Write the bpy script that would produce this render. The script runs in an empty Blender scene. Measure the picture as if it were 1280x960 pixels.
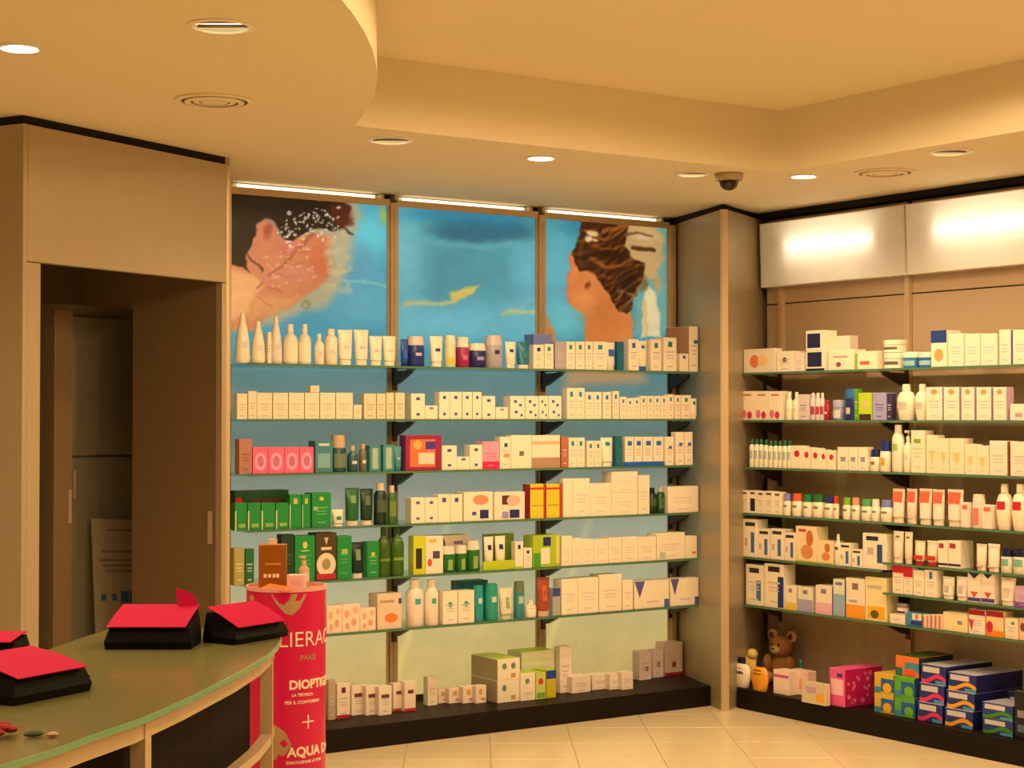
import bpy, bmesh, math, random
import numpy as np
from mathutils import Vector, Matrix

random.seed(7)
rng = np.random.default_rng(7)
scene = bpy.context.scene
COL = scene.collection

# ------------------------------------------------------------------ camera
F = 2150.0                      # focal length in pixels of the 1280 x 960 frame
EYE = 1.52
YAW = math.radians(55.6)        # angle of the view axis from +X (X runs along the poster wall)
PITCH = math.atan(42 / F)
fw = Vector((math.cos(YAW) * math.cos(PITCH), math.sin(YAW) * math.cos(PITCH), math.sin(PITCH)))
rt = Vector((math.sin(YAW), -math.cos(YAW), 0))
up = rt.cross(fw)
cam_d = bpy.data.cameras.new('camera')
cam_d.sensor_width = 36.0
cam_d.lens = 36.0 * F / 1280.0
cam_d.clip_start = 0.05
cam = bpy.data.objects.new('camera', cam_d)
COL.objects.link(cam)
cam.matrix_world = Matrix(((rt.x, up.x, -fw.x, 0), (rt.y, up.y, -fw.y, 0), (rt.z, up.z, -fw.z, EYE), (0, 0, 0, 1)))
scene.camera = cam

# ------------------------------------------------------------------ world, exposure
w = bpy.data.worlds.new('world')
scene.world = w
w.use_nodes = True
w.node_tree.nodes['Background'].inputs[0].default_value = (1.0, 0.75, 0.45, 1)
w.node_tree.nodes['Background'].inputs[1].default_value = 0.05
scene.view_settings.view_transform = 'Standard'
scene.view_settings.look = 'None'
scene.view_settings.exposure = 0.0
scene.view_settings.gamma = 1.0
scene.view_settings.use_curve_mapping = False
WARM = (1.0, 0.69, 0.36)        # colour of the halogen downlights
SPOT_W = 53.0

# ------------------------------------------------------------------ pixel -> place helpers (for measuring real positions)
def ray(x, y):
    return fw + rt * ((x - 640) / F) - up * ((y - 480) / F)
CAM = Vector((0, 0, EYE))
def onZ(x, y, z):
    d = ray(x, y); return CAM + d * ((z - EYE) / d.z)
def onY(x, y, Y):
    d = ray(x, y); return CAM + d * (Y / d.y)
def onX(x, y, X):
    d = ray(x, y); return CAM + d * (X / d.x)

# ------------------------------------------------------------------ materials
def lin(c):
    return c / 12.92 if c <= 0.04045 else ((c + 0.055) / 1.055) ** 2.4
def hexc(h):
    return tuple(lin(int(h[i:i + 2], 16) / 255) for i in (0, 2, 4)) + (1.0,)
MATS = {}
PIG = ('card', 'ink', 'bottle_plastic', 'cap_plastic', 'tube_plastic', 'jar_plastic')
def pigment(h):
    r, g, b_, a_ = hexc(h)
    return (r, min(.80, g * 1.04), min(.66, b_ * 1.5))
def mat(name, color, rough=0.5, metal=0.0, noise=0.06, scale=40.0, emit=None, estr=0.0, bump=0.0, coat=0.0, stretch=None):
    if name in PIG and isinstance(color, str): color = pigment(color)
    key = (name, color, rough, metal)
    if key in MATS: return MATS[key]
    m = bpy.data.materials.new(name); m.use_nodes = True
    nt = m.node_tree; b = nt.nodes['Principled BSDF']
    c = hexc(color) if isinstance(color, str) else tuple(color) + (1.0,)
    b.inputs['Roughness'].default_value = rough
    b.inputs['Metallic'].default_value = metal
    if coat: b.inputs['Coat Weight'].default_value = coat
    if emit:
        b.inputs['Emission Color'].default_value = tuple(emit) + (1,)
        b.inputs['Emission Strength'].default_value = estr
    tc = nt.nodes.new('ShaderNodeTexCoord')
    src = tc.outputs['Object']
    if stretch:
        mp = nt.nodes.new('ShaderNodeMapping'); mp.inputs['Scale'].default_value = stretch
        nt.links.new(src, mp.inputs[0]); src = mp.outputs[0]
    n = nt.nodes.new('ShaderNodeTexNoise'); n.inputs['Scale'].default_value = scale; n.inputs['Detail'].default_value = 4
    nt.links.new(src, n.inputs['Vector'])
    r = nt.nodes.new('ShaderNodeValToRGB')
    r.color_ramp.elements[0].color = tuple(max(0, v * (1 - noise)) for v in c[:3]) + (1,)
    r.color_ramp.elements[1].color = tuple(min(1, v * (1 + noise)) for v in c[:3]) + (1,)
    nt.links.new(n.outputs[0], r.inputs[0]); nt.links.new(r.outputs[0], b.inputs['Base Color'])
    if bump:
        bp = nt.nodes.new('ShaderNodeBump'); bp.inputs['Strength'].default_value = bump; bp.inputs['Distance'].default_value = 0.002
        nt.links.new(n.outputs[0], bp.inputs['Height']); nt.links.new(bp.outputs[0], b.inputs['Normal'])
    MATS[key] = m
    return m

M_ceil = mat('ceiling_paint', 'e8dbbc', 0.8, noise=0.03, scale=3)
M_wall = mat('wall_paint', 'cfc0a6', 0.8, noise=0.04, scale=3)
M_lam = mat('champagne_laminate', 'b0a084', 0.38, 0.25, noise=0.05, scale=60, stretch=(1, 1, 0.05))
M_lamd = mat('taupe_laminate', 'bba286', 0.45, 0.05, noise=0.05, scale=60, stretch=(1, 1, 0.05))
M_alu = mat('brushed_aluminium', 'cdb592', 0.38, 0.25, noise=0.08, scale=80, stretch=(1, 1, 0.03))
M_gap = mat('shadow_gap_black', '0a0806', 0.9)  # black stands in for the shade in the gaps under the ceiling
M_dark = mat('dark_bracket_metal', '4a3a2c', 0.45, 0.3)
M_wood = mat('wenge_veneer', '140a05', 0.5, 0.0, noise=0.35, scale=6, stretch=(1, 12, 30))
M_wood.node_tree.nodes['Principled BSDF'].inputs['Specular IOR Level'].default_value = .2
M_tile = mat('cream_stone_tile', 'e0d0ae', 0.22, 0.0, noise=0.05, scale=5)
M_joint = mat('floor_joint', 'b79f78', 0.7)
M_white = mat('white_enamel', 'efe8dc', 0.4)
M_chrome = mat('polished_reflector', 'efe6d2', 0.2, 0.35)

def glass_mat(name, tint, edge=False):
    m = bpy.data.materials.new(name); m.use_nodes = True
    nt = m.node_tree; nt.nodes.clear()
    o = nt.nodes.new('ShaderNodeOutputMaterial')
    mix = nt.nodes.new('ShaderNodeMixShader')
    tr = nt.nodes.new('ShaderNodeBsdfTransparent'); tr.inputs[0].default_value = tint
    gl = nt.nodes.new('ShaderNodeBsdfGlossy'); gl.inputs['Roughness'].default_value = 0.05
    fr = nt.nodes.new('ShaderNodeFresnel'); fr.inputs[0].default_value = 1.45
    nt.links.new(fr.outputs[0], mix.inputs[0]); nt.links.new(tr.outputs[0], mix.inputs[1]); nt.links.new(gl.outputs[0], mix.inputs[2])
    nt.links.new(mix.outputs[0], o.inputs[0])
    return m
M_glass = glass_mat('clear_shelf_glass', (0.86, 0.95, 0.90, 1))
M_gedge = mat('green_glass_edge', '4f7a5c', 0.15, noise=0.1)

# ------------------------------------------------------------------ mesh helpers
def link(name, me, m, parent=None, loc=None, rz=0.0):
    o = bpy.data.objects.new(name, me); COL.objects.link(o)
    if m is not None:
        me.materials.clear(); me.materials.append(m)
    if loc is not None: o.location = loc
    if rz: o.rotation_euler = (0, 0, rz)
    if parent is not None: o.parent = parent
    return o
class MB:
    def __init__(s): s.v = []; s.f = []
    def add(s, vs, fs):
        n = len(s.v); s.v += [tuple(v) for v in vs]; s.f += [tuple(i + n for i in f) for f in fs]; return s
    def box(s, x0, x1, y0, y1, z0, z1, T=None):
        vs = [(x, y, z) for z in (z0, z1) for y in (y0, y1) for x in (x0, x1)]
        if T: vs = [T @ Vector(v) for v in vs]
        return s.add(vs, [(0, 2, 3, 1), (4, 5, 7, 6), (0, 1, 5, 4), (2, 6, 7, 3), (0, 4, 6, 2), (1, 3, 7, 5)])
    def cbox(s, x0, x1, y0, y1, z0, z1, b=0.002):
        b = min(b, (x1 - x0) * .3, (y1 - y0) * .3, (z1 - z0) * .3)
        bm = bmesh.new(); bmesh.ops.create_cube(bm, size=1)
        for v in bm.verts:
            v.co = Vector(((x0 + x1) / 2 + v.co.x * (x1 - x0), (y0 + y1) / 2 + v.co.y * (y1 - y0), (z0 + z1) / 2 + v.co.z * (z1 - z0)))
        bmesh.ops.bevel(bm, geom=bm.edges[:], offset=b, segments=1, affect='EDGES')
        bm.verts.index_update()
        s.add([v.co[:] for v in bm.verts], [[v.index for v in f.verts] for f in bm.faces]); bm.free(); return s
    def prism(s, pts, z0, z1):
        n = len(pts)
        vs = [(x, y, z0) for x, y in pts] + [(x, y, z1) for x, y in pts]
        fs = [tuple(range(n - 1, -1, -1)), tuple(range(n, 2 * n))] + [(i, (i + 1) % n, n + (i + 1) % n, n + i) for i in range(n)]
        return s.add(vs, fs)
    def prism_xz(s, pts, y0, y1):
        n = len(pts)
        vs = [(x, y0, z) for x, z in pts] + [(x, y1, z) for x, z in pts]
        fs = [tuple(range(n)), tuple(range(2 * n - 1, n - 1, -1))] + [((i + 1) % n, i, n + i, n + (i + 1) % n) for i in range(n)]
        return s.add(vs, fs)
    def loft(s, rings, caps=True):
        n = len(rings[0]); base = len(s.v)
        for r in rings: s.v += [tuple(p) for p in r]
        for k in range(len(rings) - 1):
            for i in range(n):
                a = base + k * n + i; b = base + k * n + (i + 1) % n
                s.f.append((a, b, b + n, a + n))
        if caps:
            s.f.append(tuple(base + i for i in range(n - 1, -1, -1)))
            s.f.append(tuple(base + (len(rings) - 1) * n + i for i in range(n)))
        return s
    def lathe(s, prof, rx=1.0, ry=1.0, seg=14, cx=0, cy=0):
        return s.loft([[(cx + rx * r * math.cos(2 * math.pi * i / seg), cy + ry * r * math.sin(2 * math.pi * i / seg), z) for i in range(seg)] for z, r in prof])
    def tube(s, a, b, r, seg=8):
        a = Vector(a); b = Vector(b); d = (b - a).normalized()
        p = d.cross(Vector((0, 0, 1)));
        if p.length < 1e-4: p = d.cross(Vector((1, 0, 0)))
        p.normalize(); q = d.cross(p)
        return s.loft([[c + p * (r * math.cos(2 * math.pi * i / seg)) + q * (-r * math.sin(2 * math.pi * i / seg)) for i in range(seg)][::-1] for c in (a, b)])
    def ball(s, c, r, seg=12, rings=8):
        c = Vector(c); prof = []
        for k in range(rings + 1):
            t = math.pi * k / rings
            rr = max(1e-4, math.sin(t))
            prof.append([(c.x + r[0] * rr * math.cos(2 * math.pi * i / seg), c.y + r[1] * rr * math.sin(2 * math.pi * i / seg), c.z - r[2] * math.cos(t)) for i in range(seg)])
        return s.loft(prof)
    def mesh(s, name, smooth=False):
        me = bpy.data.meshes.new(name); me.from_pydata(s.v, [], s.f); me.update()
        if smooth:
            me.polygons.foreach_set('use_smooth', [True] * len(me.polygons))
            try: me.set_sharp_from_angle(angle=math.radians(40))
            except Exception: pass
        return me
    def obj(s, name, m, parent=None, loc=None, rz=0.0, smooth=False):
        return link(name, s.mesh(name, smooth), m, parent, loc, rz)
def empty(name, loc=(0, 0, 0), rz=0.0):
    o = bpy.data.objects.new(name, None); o.empty_display_size = 0.1; COL.objects.link(o)
    o.location = loc; o.rotation_euler = (0, 0, rz); return o
def tag(o, label, cat, group=None):
    o['label'] = label; o['category'] = cat
    if group: o['group'] = group
    return o
def struct(o):
    o['kind'] = 'structure'; return o
ORD = ['zeroth', 'first', 'second', 'third', 'fourth', 'fifth', 'sixth', 'seventh', 'eighth', 'ninth', 'tenth', 'eleventh', 'twelfth', 'thirteenth', 'fourteenth', 'fifteenth', 'sixteenth']
NUM = ['zero', 'one', 'two', 'three', 'four', 'five', 'six', 'seven', 'eight', 'nine', 'ten', 'eleven', 'twelve', 'thirteen', 'fourteen', 'fifteen', 'sixteen']

# ------------------------------------------------------------------ the room: key planes (metres)
YP = 7.42          # face of the backlit posters
YS = 7.06          # front edge of the glass shelves on the poster wall
YB = 6.92          # front of the plinth under the posters
XW = 6.48          # panel face of the right wall
XS = 6.18          # front edge of the right wall shelves
XB = 6.08          # front of the plinth of the right wall
ZC = 2.64          # soffit
ZT = 2.605         # top of all the wall panels
ZTRAY = 2.92

# --- floor: base slab and single tiles laid diagonally
fl = struct(MB().box(-2.7, 6.7, -2.7, 9.3, -0.10, -0.004).obj('floor', M_joint))
TS = 0.384; TA = math.radians(57)
tile_me = MB().cbox(-TS / 2 + .0012, TS / 2 - .0012, -TS / 2 + .0012, TS / 2 - .0012, -0.006, 0.0, 0.0012).mesh('tile'); tile_me.materials.append(M_tile)
ux, uy = Vector((math.cos(TA), math.sin(TA))), Vector((math.sin(TA), -math.cos(TA)))
for i in range(-3, 32):
    for j in range(-9, 18):
        c = ux * ((i + .5) * TS) + uy * (0.093 + (j + .5) * TS)
        if 2.0 < c.x < 6.6 and 3.6 < c.y < 7.5:
            link('tile', tile_me, None, fl, (c.x, c.y, 0), TA)
rest = MB()
for i in range(-20, 40):
    for j in range(-25, 30):
        c = ux * ((i + .5) * TS) + uy * (0.093 + (j + .5) * TS)
        if -2.4 < c.x < 6.6 and -2.4 < c.y < 9 and not (2.0 < c.x < 6.6 and 3.6 < c.y < 7.5):
            T = Matrix.Translation((c.x, c.y, 0)) @ Matrix.Rotation(TA, 4, 'Z')
            rest.box(-TS / 2 + .0012, TS / 2 - .0012, -TS / 2 + .0012, TS / 2 - .0012, -0.006, 0, T)
ro = rest.obj('tile_field', M_tile, fl); ro['kind'] = 'stuff'

# --- outer walls
struct(MB().box(3.42, 6.7, 7.60, 7.70, 0, 3.1).obj('wall_back', M_wall))
struct(MB().box(6.60, 6.70, -2.7, 7.60, 0, 3.1).obj('wall_right', M_wall))
struct(MB().box(-2.7, -2.6, -2.6, 9.3, 0, 3.1).obj('wall_left', M_wall))
struct(MB().box(-2.7, 6.6, -2.7, -2.6, 0, 3.1).obj('wall_front', M_wall))
struct(MB().box(-2.6, 3.42, 9.2, 9.3, 0, 3.1).obj('wall_far', M_wall))
struct(MB().box(3.42, 3.52, 7.70, 9.2, 0, 3.1).obj('wall_side', M_wall))

# --- ceiling: soffit with a raised tray and round cut-outs for the fittings
LIT = [(1.70, 5.12), (4.28, 6.03), (5.61, 5.80)]
DIM = [(2.08, 4.51, .085), (3.505, 5.987, .085), (5.135, 6.03, .075), (5.61, 4.92, .085)]
OFF = [(5.61, 4.0), (5.61, 3.0), (5.61, 1.8), (1.0, 4.1), (0.2, 2.9), (-0.6, 1.6), (-1.2, 4.6), (-0.2, 5.6)]   # further along the same rows, out of frame
VENT = [(2.55, 5.582), (5.824, 5.496)]
def arc_pts():
    pts = []
    # rounded bulge of the soffit over the counter
    cx, cy, R = -1.98, 7.63, 5.52
    for k in range(17):
        a = math.radians(-58 + k * (58 - 19.7) / 16)
        pts.append((cx + R * math.cos(a), cy + R * math.sin(a)))
    return pts
ARC = arc_pts()
TRAY = [(5.43, 5.77), (5.43, -1.2), (ARC[0][0], -1.2)] + ARC[:-1] + [(ARC[-1][0], 5.77)]
def poly_curve(loops, ext, name):
    cu = bpy.data.curves.new(name, 'CURVE'); cu.dimensions = '2D'; cu.fill_mode = 'BOTH'; cu.extrude = ext
    for pts in loops:
        s = cu.splines.new('POLY'); s.points.add(len(pts) - 1)
        for p, q in zip(s.points, pts): p.co = (q[0], q[1], 0, 1)
        s.use_cyclic_u = True
    o = bpy.data.objects.new(name, cu); COL.objects.link(o)
    dg = bpy.context.evaluated_depsgraph_get(); dg.update()
    me = bpy.data.meshes.new_from_object(o.evaluated_get(dg))
    bpy.data.objects.remove(o); bpy.data.curves.remove(cu)
    return me
def circ(x, y, r, n=28): return [(x + r * math.cos(2 * math.pi * i / n), y + r * math.sin(2 * math.pi * i / n)) for i in range(n)]
loops = [[(-2.6, -2.6), (6.6, -2.6), (6.6, 9.2), (-2.6, 9.2)], TRAY]
loops += [circ(x, y, .060) for x, y in LIT + OFF] + [circ(x, y, r) for x, y, r in DIM] + [circ(x, y, .125) for x, y in VENT]
me = poly_curve(loops, 0.14, 'ceiling')
ce = struct(link('ceiling', me, M_ceil)); ce.location = (0, 0, ZC + 0.14)
t_ = MB().box(0.2, 5.6, -1.4, 5.95, ZTRAY, ZTRAY + .03).obj('ceiling_tray', M_ceil); struct(t_)

# ------------------------------------------------------------------ ceiling fittings
M_lamp = bpy.data.materials.new('lamp_glow'); M_lamp.use_nodes = True
b = M_lamp.node_tree.nodes['Principled BSDF']; b.inputs['Emission Color'].default_value = (1, .86, .62, 1); b.inputs['Emission Strength'].default_value = 14
M_pl = bpy.data.materials.new('soft_lamp_glow'); M_pl.use_nodes = True
b = M_pl.node_tree.nodes['Principled BSDF']; b.inputs['Emission Color'].default_value = (1, .85, .5, 1); b.inputs['Emission Strength'].default_value = 2.2
def ring(r0, r1, z0, z1, seg=28):
    m = MB()
    prof = [(r0, z0), (r1, z0 + .002), (r1, z1), (r0, z1)]
    rings = [[(r * math.cos(2 * math.pi * i / seg), r * math.sin(2 * math.pi * i / seg), z) for i in range(seg)] for r, z in prof + [prof[0]]]
    return m.loft(rings, caps=False)
rv0 = math.atan2(rt.y, rt.x)
def downlight(x, y, label, power, z=ZC, dim=None, cone=150):
    t = empty('downlight', (x, y, z))
    r = dim or 0.060
    ring(r - .004, r + .012, -.006, .0, ).obj('trim_ring', M_white, t, smooth=True)
    if dim:
        MB().loft([[(rr * math.cos(2 * math.pi * i / 28), rr * math.sin(2 * math.pi * i / 28), zz) for i in range(28)] for zz, rr in ((0, r - .003), (.03, r * .93), (.06, r * .7), (.075, r * .3))], caps=False).obj('reflector', M_chrome, t, smooth=True)
        for s in (-1, 1):
            MB().tube((-r * .62, s * r * .55, .020), (r * .62, s * r * .55, .020), .010, 10).obj('lamp_tube', M_pl, t, smooth=True)
        for q in (-.34, .30): MB().box(-r * .84, r * .84, q * r - .003, q * r + .003, .001, .009).obj('louvre', mat('louvre_grey', '5a4a34', .4), t)
        t.rotation_euler = (0, 0, rv0)
    else:
        MB().loft([[(rr * math.cos(2 * math.pi * i / 28), rr * math.sin(2 * math.pi * i / 28), zz) for i in range(28)] for zz, rr in ((0, r - .003), (.04, r * .8))], caps=False).obj('reflector', M_chrome, t, smooth=True)
        MB().lathe([(.000, .050), (.006, .055), (.02, .05)], seg=24).obj('lamp', M_lamp, t, smooth=True)
    if power:
        ld = bpy.data.lights.new('spot', 'SPOT'); ld.energy = power; ld.color = WARM
        ld.spot_size = math.radians(cone); ld.spot_blend = 0.7 if cone < 170 else 0.1; ld.shadow_soft_size = 0.05
        lo = bpy.data.objects.new('light_source', ld); COL.objects.link(lo); lo.parent = t; lo.location = (0, 0, -.016)
    return tag(t, label, 'ceiling light')
for (x, y), l in zip(LIT, ['glaring lit downlight at the left edge above the door', 'glaring lit round downlight above the middle of the posters', 'glaring lit downlight to the right of the dome camera']):
    downlight(x, y, l, SPOT_W)
for (x, y, r), l in zip(DIM, ['large oval louvred ceiling light nearest the camera', 'pale louvred ceiling light above the left poster divider', 'pale louvred ceiling light touching the dome camera', 'pale louvred ceiling light at the right near the white lightbox']):
    downlight(x, y, l, SPOT_W * .6, dim=r)
for i, (x, y) in enumerate(OFF):
    t = downlight(x, y, 'round ceiling downlight out of frame, %s along the soffit' % ORD[i + 1], SPOT_W); t['group'] = 'downlights behind the camera'
for i, (x, y) in enumerate([(3.7, 3.6), (2.6, 2.6), (4.7, 3.0), (1.6, 1.2), (3.2, .6), (4.3, 1.8)]):
    t = downlight(x, y, 'round downlight in the raised ceiling tray, %s from the posters' % ORD[i + 1], SPOT_W * 1.25, z=ZTRAY - .03, cone=178); t['group'] = 'downlights in the raised tray'
for (x, y), l in zip(VENT, ['round ceiling air diffuser above the doorway panel', 'round ceiling air diffuser above the white lightbox']):
    t = tag(empty('air_diffuser', (x, y, ZC)), l, 'air vent')
    ring(.118, .14, -.008, 0).obj('outer_ring', M_ceil, t, smooth=True)
    ring(.085, .105, -.012, -.006).obj('vane_ring', M_ceil, t, smooth=True)
    ring(.055, .075, -.010, -.004).obj('vane_ring', M_ceil, t, smooth=True)
    MB().lathe([(-.010, .046), (-.006, .048), (0.0, .03)], seg=24).obj('centre_disc', M_ceil, t, smooth=True)
    MB().lathe([(.02, .12), (.03, .12)], seg=24).obj('duct_back', M_gap, t)
t = tag(empty('dome_camera', (5.271, 5.936, ZC)), 'small dark security dome camera on the ceiling', 'security camera')
MB().lathe([(-.035, .052), (-.03, .062), (-.006, .066), (0, .066)], seg=24).obj('housing', mat('camera_housing', 'a08a68', .5), t, smooth=True)
MB().lathe([(-.078, .006), (-.074, .022), (-.062, .036), (-.048, .043), (-.033, .045)], seg=24).obj('dome', mat('smoked_dome', '17110d', .08), t, smooth=True)
MB().ball((.01, -.03, -.055), (.012, .012, .012)).obj('lens', mat('lens_brown', '5a3a22', .2), t, smooth=True)

# ------------------------------------------------------------------ poster wall: printed backlit film (colour = ink of the print)
def sdpoly(px, py, poly):
    P = np.array(poly, float); n = len(P)
    d = np.full(px.shape, 1e9); inside = np.zeros(px.shape, bool)
    for i in range(n):
        a, b_ = P[i], P[(i + 1) % n]; e = b_ - a
        wx, wy = px - a[0], py - a[1]
        t = np.clip((wx * e[0] + wy * e[1]) / max(1e-9, e @ e), 0, 1)
        d = np.minimum(d, (wx - e[0] * t) ** 2 + (wy - e[1] * t) ** 2)
        c = ((a[1] > py) != (b_[1] > py)) & (px < e[0] * (py - a[1]) / (e[1] if e[1] else 1e-9) + a[0])
        inside ^= c
    d = np.sqrt(d); return np.where(inside, d, -d)
def sm(v, b):
    t = np.clip(v / (2 * b) + .5, 0, 1); return t * t * (3 - 2 * t)
class Canvas:
    def __init__(s, X, Y, base):
        s.X, s.Y = X, Y; s.C = np.zeros(X.shape + (3,)); s.C[:] = np.array(base) / 255.
        n = np.zeros(X.shape)
        for f, a in ((.004, .5), (.011, .3), (.03, .2), (.08, .15)):
            p = rng.random(6) * 6.28
            n += a * (np.sin(X * f + p[0] + 1.7 * np.sin(Y * f * .8 + p[1])) * np.cos(Y * f * 1.3 + p[2] + np.sin(X * f * .7 + p[3])))
        s.n = n
    def mixm(s, m, col, a=1.0):
        m = np.clip(m * a, 0, 1)[..., None]; s.C = s.C * (1 - m) + (np.array(col) / 255.) * m
    def poly(s, pts, col, b=8, a=1.0): s.mixm(sm(sdpoly(s.X, s.Y, pts), b), col, a)
    def ell(s, cx, cy, rx, ry, col, soft=.3, a=1.0, rot=0):
        c, q = math.cos(rot), math.sin(rot); x, y = s.X - cx, s.Y - cy
        r = np.sqrt(((x * c + y * q) / rx) ** 2 + ((-x * q + y * c) / ry) ** 2)
        s.mixm(sm(1 - r, soft), col, a)
    def stroke(s, pts, wd, col, b=5, a=1.0):
        d = np.full(s.X.shape, 1e9)
        for (ax, ay), (bx, by) in zip(pts[:-1], pts[1:]):
            ex, ey = bx - ax, by - ay; t = np.clip(((s.X - ax) * ex + (s.Y - ay) * ey) / (ex * ex + ey * ey + 1e-9), 0, 1)
            d = np.minimum(d, np.hypot(s.X - ax - ex * t, s.Y - ay - ey * t))
        s.mixm(sm(wd - d, b), col, a)
def paint1(X, Y):
    c = Canvas(X, Y, (66, 150, 176))
    c.ell(830, 290, 150, 190, (92, 196, 212), 1.0, .9); c.ell(740, 520, 130, 130, (88, 150, 172), 1.0, .8)
    c.ell(800, 760, 220, 130, (104, 182, 200), 1.0, .7); c.stroke([(640, 600), (780, 615), (930, 640)], 8, (140, 205, 190), 12, .6)
    c.poly([(735, 90), (770, 200), (710, 400), (650, 640), (560, 770), (400, 800), (250, 860), (-60, 900), (-60, 600), (500, 90)], (176, 168, 132), 45, .95)
    c.poly([(-60, 480), (110, 400), (140, 260), (190, 212), (240, 240), (300, 330), (450, 300), (600, 330), (575, 420), (575, 560), (500, 650), (380, 740), (230, 800), (120, 900), (-60, 900)], (206, 128, 84), 14)
    c.poly([(-60, 500), (130, 560), (190, 620), (140, 700), (100, 800), (-60, 860)], (232, 172, 108), 25, .9)
    c.poly([(140, 700), (300, 690), (420, 700), (250, 800), (110, 830)], (222, 156, 92), 25, .8)
    for k in range(5):
        c.stroke([(150 + 62 * k, 690 - 66 * k + 10), (230 + 66 * k, 760 - 92 * k)], 5, (160, 88, 60), 9, .45)
    c.stroke([(150, 640), (300, 500), (470, 310)], 8, (140, 74, 56), 12, .65); c.ell(520, 480, 70, 110, (196, 100, 62), .7, .6)
    c.ell(400, 560, 90, 60, (214, 134, 112), .8, .5); c.ell(300, 380, 70, 60, (196, 108, 88), .8, .6)
    c.poly([(-60, 40), (600, 60), (700, 130), (690, 230), (600, 290), (460, 280), (350, 345), (290, 310), (245, 225), (190, 205), (150, 235), (128, 330), (108, 410), (92, 440), (104, 545), (70, 500), (-60, 490)], (30, 20, 12), 9)
    c.poly([(590, 110), (690, 120), (730, 230), (640, 280), (590, 220)], (92, 34, 24), 22, .85)
    c.stroke([(100, 430), (150, 490), (185, 535)], 5, (60, 40, 26), 6, .8); c.stroke([(650, 255), (735, 310)], 7, (52, 26, 18), 6, .8)
    c.ell(198, 290, 58, 80, (214, 126, 92), .25); c.ell(210, 290, 28, 52, (150, 72, 50), .5, .75)
    R = np.random.default_rng(3)
    for k in range(95):
        a = R.random(); x = 300 + 330 * a + R.normal() * 22; y = 285 - 90 * a + R.normal() * 52
        c.ell(x, y, 3 + 7 * R.random(), 3 + 8 * R.random(), (232, 216, 196), .6, .8)
    for k in range(40):
        c.ell(190 + 300 * R.random(), 640 - 250 * R.random() + R.normal() * 30, 6 + 8 * R.random(), 5 + 6 * R.random(), (228, 170, 150), .7, .6)
    for k in range(30):
        c.ell(560 + 150 * R.random(), 300 + 380 * R.random(), 10 + 14 * R.random(), 8 + 12 * R.random(), (196, 184, 140), .9, .5)
    c.ell(440, 745, 24, 30, (120, 120, 84), .5, .8); c.ell(440, 745, 14, 20, (176, 168, 128), .5, .9)
    c.ell(910, 180, 22, 60, (170, 180, 70), .8, .8)
    return c
def paint2(X, Y):
    c = Canvas(X, Y, (72, 152, 172))
    c.ell(500, 520, 300, 240, (70, 142, 156), .9, .9); c.ell(130, 420, 110, 420, (112, 190, 204), 1.0, .8); c.ell(860, 480, 90, 380, (104, 180, 198), 1.0, .7)
    c.ell(570, 240, 360, 112, (96, 176, 178), .28, .9); c.ell(585, 232, 325, 92, (44, 108, 132), .35); c.ell(560, 130, 420, 60, (40, 132, 168), .8, .85)
    c.ell(500, 860, 500, 120, (108, 190, 206), 1.0, .8)
    c.stroke([(120, 720), (220, 722), (320, 728), (420, 705)], 14, (196, 186, 120), 18, .9)
    c.poly([(375, 640), (560, 615), (520, 660), (450, 690), (400, 710)], (206, 184, 90), 16, .95)
    c.stroke([(700, 800), (800, 797), (900, 800)], 14, (190, 190, 130), 18, .85); c.stroke([(810, 780), (890, 700)], 8, (140, 186, 170), 14, .6)
    return c
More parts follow.
